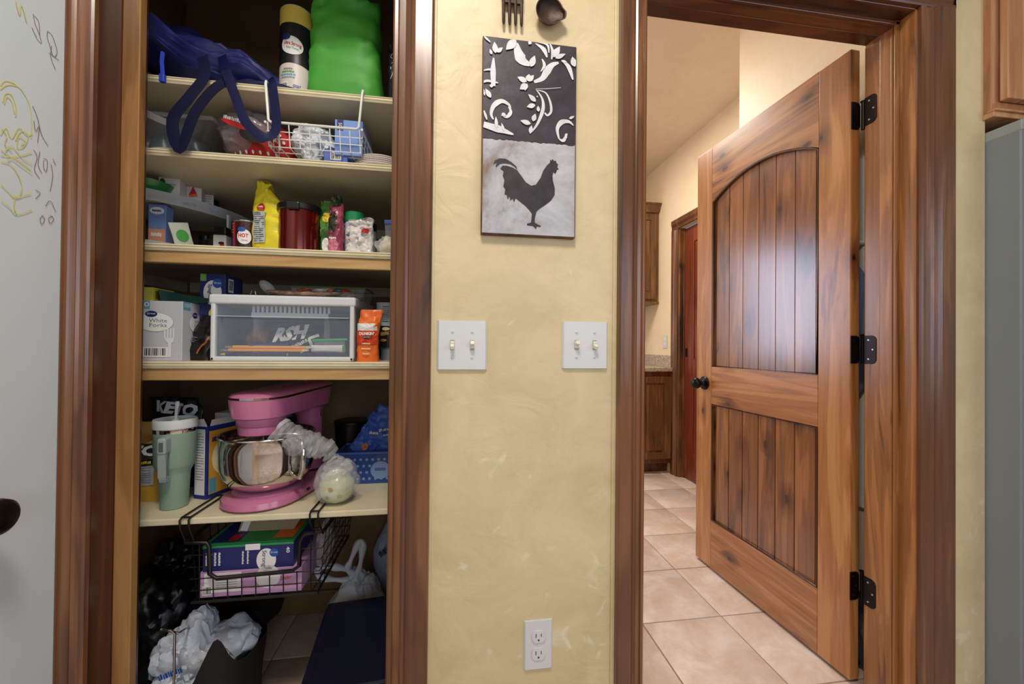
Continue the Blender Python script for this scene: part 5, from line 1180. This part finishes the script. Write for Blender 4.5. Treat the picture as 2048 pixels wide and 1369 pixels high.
MB().lathe([(.088, .028), (.090, .030), (.084, .035), (.07, .037), (.001, .037)], 40, Matrix.Translation((0, -.055, 0))).done('bowl_seat', m_pink, T, True)
for sx, sy in ((-.07, -.10), (.07, -.10), (-.07, .12), (.07, .12)): MB().lathe([(.010, 0), (.011, .004), (.010, .006)], 12, Matrix.Translation((sx, sy, 0))).done('rubber_foot', m_black, T)
loft([(stadium(.10, .085, .17), .034), (stadium(.086, .09, .165), .10), (stadium(.08, .09, .165), .20), (stadium(.09, .07, .17), .26)]).done('column', m_pink, T, True)
HL0, HL1 = -.165, .18
up_ = lambda z, k=.10: (lambda x, y: z + k * max(0, y + .02))
loft([(ins(.140, HL0, HL1, .010), up_(.236, .02)), (ins(.140, HL0, HL1, .002), up_(.240, .03)), (ins(.142, HL0, HL1, -.002), up_(.266, .05)), (ins(.144, HL0, HL1, -.004), up_(.292, .07))]).done('head', m_pink, T, True)
loft([(ins(.144, HL0, HL1, -.0050), up_(.290, .07)), (ins(.144, HL0, HL1, -.0050), up_(.2955, .07))]).done('chrome_trim', m_steel, T)
loft([(ins(.144, HL0, HL1, -.003), up_(.2955, .07)), (ins(.144, HL0, HL1, .002), up_(.302, .07)), (ins(.144, HL0, HL1, .02), up_(.307, .07)), (ins(.144, HL0, HL1, .05), up_(.309, .07))]).done('head_cover', m_pink, T, True)
MB().lathe([(.001, .190), (.050, .190), (.055, .193), (.056, .214), (.059, .217), (.062, .240)], 44, Matrix.Translation((0, -.090, 0))).done('attachment_hub', m_pink, T, True)
MB().lathe([(.004, .11), (.006, .12), (.006, .19)], 14, Matrix.Translation((0, -.085, 0))).done('beater_shaft', m_steel, T, True)
q = MB()
for k in range(4):
    a = k * PI / 4; q.tube([(math.cos(a) * .04 * math.sin(t) , -.085 + math.sin(a) * .04 * math.sin(t), .145 - .055 * (1 - math.cos(t)) / 2) for t in [2 * PI * i / 24 for i in range(24)]], .0012, 5, closed=True)
q.done('whisk', m_steel, T, True)
rb = .1165
MB().lathe([(.001, .037), (.060, .037), (.070, .040), (.094, .054), (.109, .076), (.115, .100), (rb - .0005, .125), (rb, .150), (rb, .182), (rb + .003, .184), (rb + .003, .188), (rb - .001, .188), (rb - .002, .150), (.108, .09), (.08, .050), (.001, .042)], 72, Matrix.Translation((0, -.062, 0)), cap=False).done('mixing_bowl', m_steel, T, 'all')
MB().tube([(rb * .97, -.055, .176), (rb + .026, -.06, .173), (rb + .038, -.063, .156), (rb + .036, -.063, .105), (rb + .020, -.06, .078), (rb * .90, -.055, .074)], .0065, 10, M=Matrix.Translation((0, -.055, 0)) @ Matrix.Rotation(-.35, 4, 'Z') @ Matrix.Translation((0, .055, 0))).done('bowl_handle', m_steel, T, True)
MB().box(-.002, .002, -.006, .006, .0, .006).done('vent', m_black, T, M=Matrix.Translation((.1015, -.03, .016)))

T = thing('black_bucket', 'round black tub standing behind the blue basket', 'tub', (-.36, .55, Z5)); MB().lathe([(.05, 0), (.058, .155), (.060, .157), (.060, .166), (.055, .168), (.001, .164)], 36).done('tub', m_black, T, True)
T = thing('blue_basket', 'translucent blue plastic basket on the lowest shelf', 'basket', (-.262, .42, Z5)); 
m_bluet = mat('blue_translucent', (62, 92, 170), .2, alpha=.78)
MB().prism([(-.075, 0), (.085, 0), (.11, .095), (-.098, .095)], -.06, .06, 'xz').done('basket', m_bluet, T); MB().tube([(-.099, -.061, .096), (.111, -.061, .096), (.111, .061, .096), (-.099, .061, .096)], .004, 8, closed=True).done('rim', mat('blue_rim', (70, 104, 190), .3), T, True)
q = []
for i in range(9):
    for j in range(4): q.append(ell(-.07 + i * .018 + (j % 2) * .009, .016 + j * .020, .0045, .0045, 10))
o = poly_decal('dots', T, mat('pale_blue_dot', (130, 160, 214), .3), q, flat(-.0605)); o['kind'] = 'stuff'
decal('round_print', T, mat('pale_blue_dot', (130, 160, 214), .3), ell(.035, .042, .030, .028), flat(-.0612)); text('happy', T, m_bluet, .035, .045, .014, flat(-.0618), .034)
m_bb = mat('blue_snack_film', (70, 104, 200), .3, bump=.5, bscale=30)
T = thing('blue_snack_bag', 'shiny blue snack bag leaning up out of the blue basket', 'bag', (-.300, .42, Z5 + .080), rot=(-.1, .55, 0)); mb, D = pouch(.085, .135, .04, 81, wr=.3); mb.done('bag', m_bb, T, True); D2 = lambda x, z: D(x, z, .006)
decal('print_patch', T, mat('apricot_print', (206, 132, 80), .5), ell(.0, .03, .010, .012), D2); text('TOP NOTCH', T, WHITE, .01, .085, .012, D2, .05, .5, bold=.04)
T = thing('blue_snack_bag', 'larger blue snack bag with white letters at the right of the basket', 'bag', (-.222, .43, Z5 + .085), rot=(0, .25, .1)); mb, D = pouch(.12, .145, .045, 83, wr=.3); mb.done('bag', m_bb, T, True); D2 = lambda x, z: D(x, z, .006)
text('BAKED BITES', T, WHITE, -.01, .075, .013, D2, .06, .3, bold=.04); text('crunchy', T, WHITE, -.005, .058, .009, D2, .035, .3); decal('white_patch', T, WHITE, ell(.03, .03, .022, .016), D2)
T = thing('onion_in_bag', 'pale onion sealed in a clear twisted plastic bag beside the mixer', 'onion', (-.318, .216, Z5)); 
MB().ico(lambda n: Vector((n.x * .046, n.y * .044, .045 + n.z * .044 + (.008 * max(0, n.z) ** 8))), 5).done('onion', mat('onion_skin', (206, 206, 166), .3, vary=.12, vscale=25, coat=.3), T, True)
for k, (a, b) in enumerate(((.018, .030), (-.014, .028), (-.004, .052))): decal('brown_spot', T, mat('onion_spot', (180, 140, 80), .5), ell(a, b, .006, .005, 12), lambda x, z: (x, -.0465 * math.sqrt(max(.05, 1 - (x / .046) ** 2 - ((z - .045) / .045) ** 2)), z))
crumple(.060, .054, .060, 91, .16, 1.6, 5).done('clear_wrap', m_clear, T, True)
pts = smooth3([(-.0, 0, .085), (-.004, .0, .110), (-.012, -.002, .128), (-.035, -.004, .150), (-.065, -.004, .163), (-.10, -.003, .172), (-.135, -.002, .190), (-.15, 0, .200)], 9)
rr_ = [.040 - .026 * min(1, i / 14) + .022 * max(0, (i - 14)) / (len(pts) - 15) + .003 * math.sin(i * 1.3) for i in range(len(pts))]
wrinkle(MB().tube(pts, rr_, 28).done('twisted_neck', m_clear, T, True), .014, 34, 3)
# black wire basket under the lowest shelf
T = thing('black_wire_basket', 'black wire basket with a dipped front hooked under the lowest shelf', 'wire basket', (-.505, YS, Z5))
zr, zbm, hw = -.066, -.225, .165; hb_ = .150; Y0, Y1 = .02, .36
q = MB()
q.tube([(-hw, Y0 - .002, zr), (-hw, Y0 - .004, zr - .004), (-hw + .05, Y0 - .006, zr - .006), (-hw + .056, Y0 - .006, zr - .014), (-hw + .058, Y0 - .006, zr - .085), (-hw + .075, Y0 - .006, zr - .098), (hw - .075, Y0 - .006, zr - .092), (hw - .058, Y0 - .006, zr - .080), (hw - .056, Y0 - .006, zr - .014), (hw - .045, Y0 - .006, zr + .002), (hw, Y0 - .004, zr + .008)], .0052, 10)
for sx in (-1, 1): q.tube([(sx * hw, Y0 - .002, zr + (.006 if sx > 0 else 0)), (sx * hw, Y1, zr)], .0048, 8)
q.tube([(-hw, Y1, zr), (hw, Y1, zr)], .0048, 8)
q.tube([(-hb_, Y0, zbm), (hb_, Y0, zbm), (hb_, Y1 - .02, zbm), (-hb_, Y1 - .02, zbm)], .0042, 8, closed=True)
q.done('frame', m_blackwire, T, True)
for sx in (-1, 1):
    q = MB()
    for dx in (0, .020):
        xx = sx * (hw - .004) - dx * sx
        q.tube([(xx, .14, .004), (xx, -.006, .004), (xx, -.014, -.001), (xx, -.012, -.020), (xx - sx * -.004, Y0 - .004, zr)], .0024, 6)
    q.tube([(sx * (hw - .004), -.006, .004), (sx * (hw - .024), -.006, .004)], .0024, 6); q.tube([(sx * (hw - .004), .14, .004), (sx * (hw - .024), .14, .004)], .0024, 6)
    q.done('hook', m_blackwire, T, True)
q = MB()
def side_x(z): return hb_ + (hw - hb_) * (z - zbm) / (zr - zbm)
for k in range(9):
    x = -hb_ + .016 + k * (2 * hb_ - .032) / 8; top = zr - .095 if abs(x) < hw - .06 else zr - .01
    q.tube([(x, Y0 - .003, top), (x, Y0, zbm), (x, Y1 - .02, zbm), (x * 1.08, Y1, zr)], .0015, 5)
for k in range(9):
    y = Y0 + .02 + k * (Y1 - Y0 - .04) / 8
    q.tube([(-hw, y, zr), (-hb_, y, zbm), (hb_, y, zbm), (hw, y, zr)], .0015, 5)
for z in (-.195, -.165): q.tube([(-side_x(z), Y0, z), (side_x(z), Y0, z), (side_x(z), Y1 - .01, z), (-side_x(z), Y1 - .01, z)], .0015, 5, closed=True)
for z in (-.135, -.105): q.tube([(-hw + .056, Y0, z), (-side_x(z), Y0, z), (-side_x(z), Y1 - .01, z), (side_x(z), Y1 - .01, z), (side_x(z), Y0, z), (hw - .056, Y0, z)], .0015, 5)
q.done('wire_mesh', m_blackwire, T, True)
BZ = Z5 + zbm + .0045
T = thing('pink_bag_box', 'pink carton of storage bags at the bottom of the black wire basket', 'box', (-.525, .275, BZ)); MB().box(-.118, .128, -.085, .085, 0, .066, .001).done('carton', mat('pink_card', (196, 150, 190), .5), T); DF = flat(-.085)
decal('white_panel', T, WHITE, rect(-.108, -.02, .012, .062), DF); decal('oval_label', T, WHITE, ell(.045, .044, .030, .030), DF); text('Slider', T, REDP, .088, .038, .016, DF, .03, .1, shear=.3); decal('red_line', T, REDP, rect(.0, .12, .018, .0195), DF); barcode(T, -.112, -.09, .006, .030, lift(DF, .0006), 31)
for k in range(6): decal('printed_line', T, GREYP, rect(-.08, -.03, .054 - k * .006, .0552 - k * .006), lift(DF, .0004))
T = thing('blue_bag_box', 'open navy carton of storage bags reading Strong on the pink carton', 'box', (-.530, .265, BZ + .0665)); b = MB(); b.box(-.108, .112, -.075, .075, 0, .066, .001); b.done('carton', mat('navy_card2', (34, 38, 98), .45), T); DF = flat(-.075)
decal('green_edge', T, mat('green_edge', (40, 140, 70), .5), rect(-.108, .112, .060, .0658), DF)
decal('oval_label', T, WHITE, ell(.045, .022, .024, .030), DF); decal('round_logo', T, BLUEP, ell(.064, .040, .011, .011), lift(DF, .0004)); text('Great', T, WHITE, .064, .041, .007, lift(DF, .0008), .017); text('Strong', T, NAVYP, .040, .026, .015, lift(DF, .0006), .042, -PI / 2); text('40', T, WHITE, .098, .045, .012, DF, .016, -PI / 2, bold=.02)
for k in range(4): text('QUART STORAGE BAGS'[k:k + 9], T, WHITE, -.098 + k * .010, .030, .0075, DF, .036, -PI / 2)
for k in range(2): text('microwave safe', T, WHITE, -.012 + k * .012, .030, .006, DF, .036, -PI / 2)
decal('white_tab', T, WHITE, rect(-.006, .030, .050, .066), lift(DF, .0008)); decal('top_print', T, mat('green_edge', (40, 140, 70), .5), rect(-.108, .112, -.074, .074), lambda x, y: (x, y, .0668)); decal('top_print', T, NAVYP, rect(-.10, -.03, -.06, .06), lambda x, y: (x, y, .0672)); decal('top_print', T, ORANGEP, rect(.05, .10, -.05, .05), lambda x, y: (x, y, .0672)); decal('top_print', T, REDP, rect(-.06, -.035, -.055, -.02), lambda x, y: (x, y, .0676))
T = thing('cardboard_flap', 'torn grey cardboard sleeve lying on the open navy carton', 'cardboard', (-.515, .262, BZ + .134)); 
MB().prism([(-.075, 0), (.07, 0), (.085, .03), (.078, .058), (-.05, .062), (-.072, .03)], .0, .004, 'xz', Matrix.Rotation(-.5, 4, 'X')).done('sleeve', m_card, T); MB().prism([(-.070, .003), (-.052, .0005), (-.044, .045), (-.062, .058)], -.001, -.0002, 'xz', Matrix.Rotation(-.5, 4, 'X')).done('white_tape', WHITE, T)
T = thing('clear_bag_roll', 'crinkled clear bag wedged at the right side of the black basket', 'bag', (-.372, .30, BZ)); crumple(.022, .05, .07, 95, .25, 2).done('bag', m_clear, T, True)

# ---- on the pantry floor
def zfl(o): return 0.0
T = thing('trash_bag', 'shiny black trash bag slumped at the left of the pantry floor', 'bag', (-.90, .47, 0)); crumple(.125, .16, .20, 101, .22, 1.4, 5).done('bag', m_trash, T, True)
MB().ico(lambda n: Vector((.03 + n.x * .05, n.y * .05, .39 + n.z * .055)) + n * .03 * noise.noise(n * 3), 4).done('gathered_top', m_trash, T, True)
T = thing('black_backpack', 'soft black bag sagging behind the black wire basket', 'bag', (-.705, .635, 0)); crumple(.10, .085, .20, 103, .18, 1.3, 4).done('bag', mat('black_fabric', (20, 18, 18), .75), T, True)
T = thing('black_tote_bag', 'black tote with a pointed corner holding the white plastic bags', 'bag', (-.685, .29, 0))
b = MB()
def tote(u, v):
    a = 2 * PI * u; e = 2 / 3.2; cx, sy = math.cos(a), math.sin(a)
    x = .128 * math.copysign(abs(cx) ** e, cx) * (1 + .06 * v); y = .115 * math.copysign(abs(sy) ** e, sy) * (1 + .05 * v)
    peak = .105 * math.exp(-((x - .085) / .030) ** 2) * (1 if y < .05 else .3); sag = -.07 * math.exp(-((x + .05) / .07) ** 2)
    z = (.205 + peak + sag) * v
    return Vector((x + .008 * noise.noise(Vector((x * 9, y * 9, z * 9))), y + .008 * noise.noise(Vector((x * 9, y * 9 + 5, z * 9))), z))
b.grid(tote, 72, 16, True); bmesh.ops.contextual_create(b.b, geom=[v for v in b.b.verts if abs(v.co.z) < 1e-6]); b.done('body', mat('black_fabric', (20, 18, 18), .75), T, True)
q = MB()
for k, x in enumerate((-.01, .012, .034)): q.box(x, x + .010, -.1215, -.118, .08, .16 + .012 * k, .001, 1, Matrix.Rotation(.0, 4, 'Z'))
o = q.done('green_stripe', mat('grey_green_print', (110, 150, 134), .5), T); o['kind'] = 'stuff'
T = thing('plastic_bag_heap', 'heap of white plastic shopping bags bulging from the black tote', 'bag', (-.71, .30, .02)); crumple(.112, .095, .135, 105, .3, 2.1, 5, ridge=.9).done('bag', m_bag, T, True)
crumple(.07, .06, .06, 106, .3, 1.9, 4).done('bag_fold', m_bag, T, True, Matrix.Translation((.085, .02, .13)))
text('thank you', T, BLUEP, -.0, .20, .02, lambda x, z: (x, -.105, z), .06, .3)
T = thing('chrome_rack', 'thin chrome wire stand rising in front of the white plastic bags', 'wire stand', (-.675, .150, 0)); 
MB().tube([(.004, -.0, 0), (0, .0, .20), (.0, 0, .352), (-.008, 0, .36), (-.028, .0, .362), (-.032, .0, .366), (-.004, .02, .338), (-.03, .10, .30), (-.05, .14, .28), (-.05, .14, 0)], .0028, 8).done('wire', m_chrome, T, True)
MB().tube([(.004, 0, .003), (-.05, .14, .003)], .0028, 8).done('foot_wire', m_chrome, T, True)
T = thing('dark_lidded_bin', 'navy black bin with a domed rim lid at the right of the pantry floor', 'bin', (-.185, .215, 0), .10)
MB().prism([(-.17, -.165), (.17, -.165), (.17, .17), (-.17, .17)], 0, .235, 'xy').done('body', mat('navy_black_plastic', (16, 18, 32), .4), T)
MB().box(-.185, .185, -.185, .185, .235, .255, .008, 3).box(-.165, .165, -.165, .165, .248, .260, .005, 2).done('lid', mat('navy_black_lid', (20, 22, 40), .35), T)
T = thing('tied_grocery_bag', 'white grocery bag with two tied ears on the pantry floor behind the bin', 'bag', (-.325, .50, 0)); crumple(.10, .085, .135, 111, .2, 1.6, 5).done('bag', m_bag, T, True)
MB().ico(lambda n: Vector((n.x * .03, n.y * .03, .265 + n.z * .03)) + n * .01 * noise.noise(n * 5), 3).done('knot', m_bag, T, True)
for pts in ([(0, 0, .265), (-.03, -.02, .30), (-.075, -.03, .32), (-.115, -.03, .318), (-.118, -.03, .292), (-.08, -.02, .272), (-.02, -.01, .258)], [(0, 0, .265), (.015, -.02, .32), (.022, -.02, .385), (.008, -.02, .39), (-.018, -.02, .33), (-.03, -.01, .295), (-.01, 0, .265)]):
    MB().tube(smooth3(pts), [.010 + .003 * math.sin(i * .9) for i in range(31)], 12).done('tied_ear', m_bag, T, True)
T = thing('bluish_grocery_bag', 'larger bluish plastic bag leaning by the pantry right wall', 'bag', (-.17, .635, 0)); crumple(.12, .095, .22, 113, .22, 1.9, 5).done('bag', m_bagblue, T, True)
text('Store', T, NAVYP, -.06, .33, .03, lambda x, z: (x, -.092, z), .07, .6)
T = thing('pale_wall_sheet', 'pale sheet taped on the pantry back wall under the lowest shelf', 'paper', (-.30, CLB - .0005, .42)); MB().box(-.10, .20, -.002, 0, 0, .16, .0005).done('sheet', mat('pale_sheet', (150, 162, 168), .6), T)
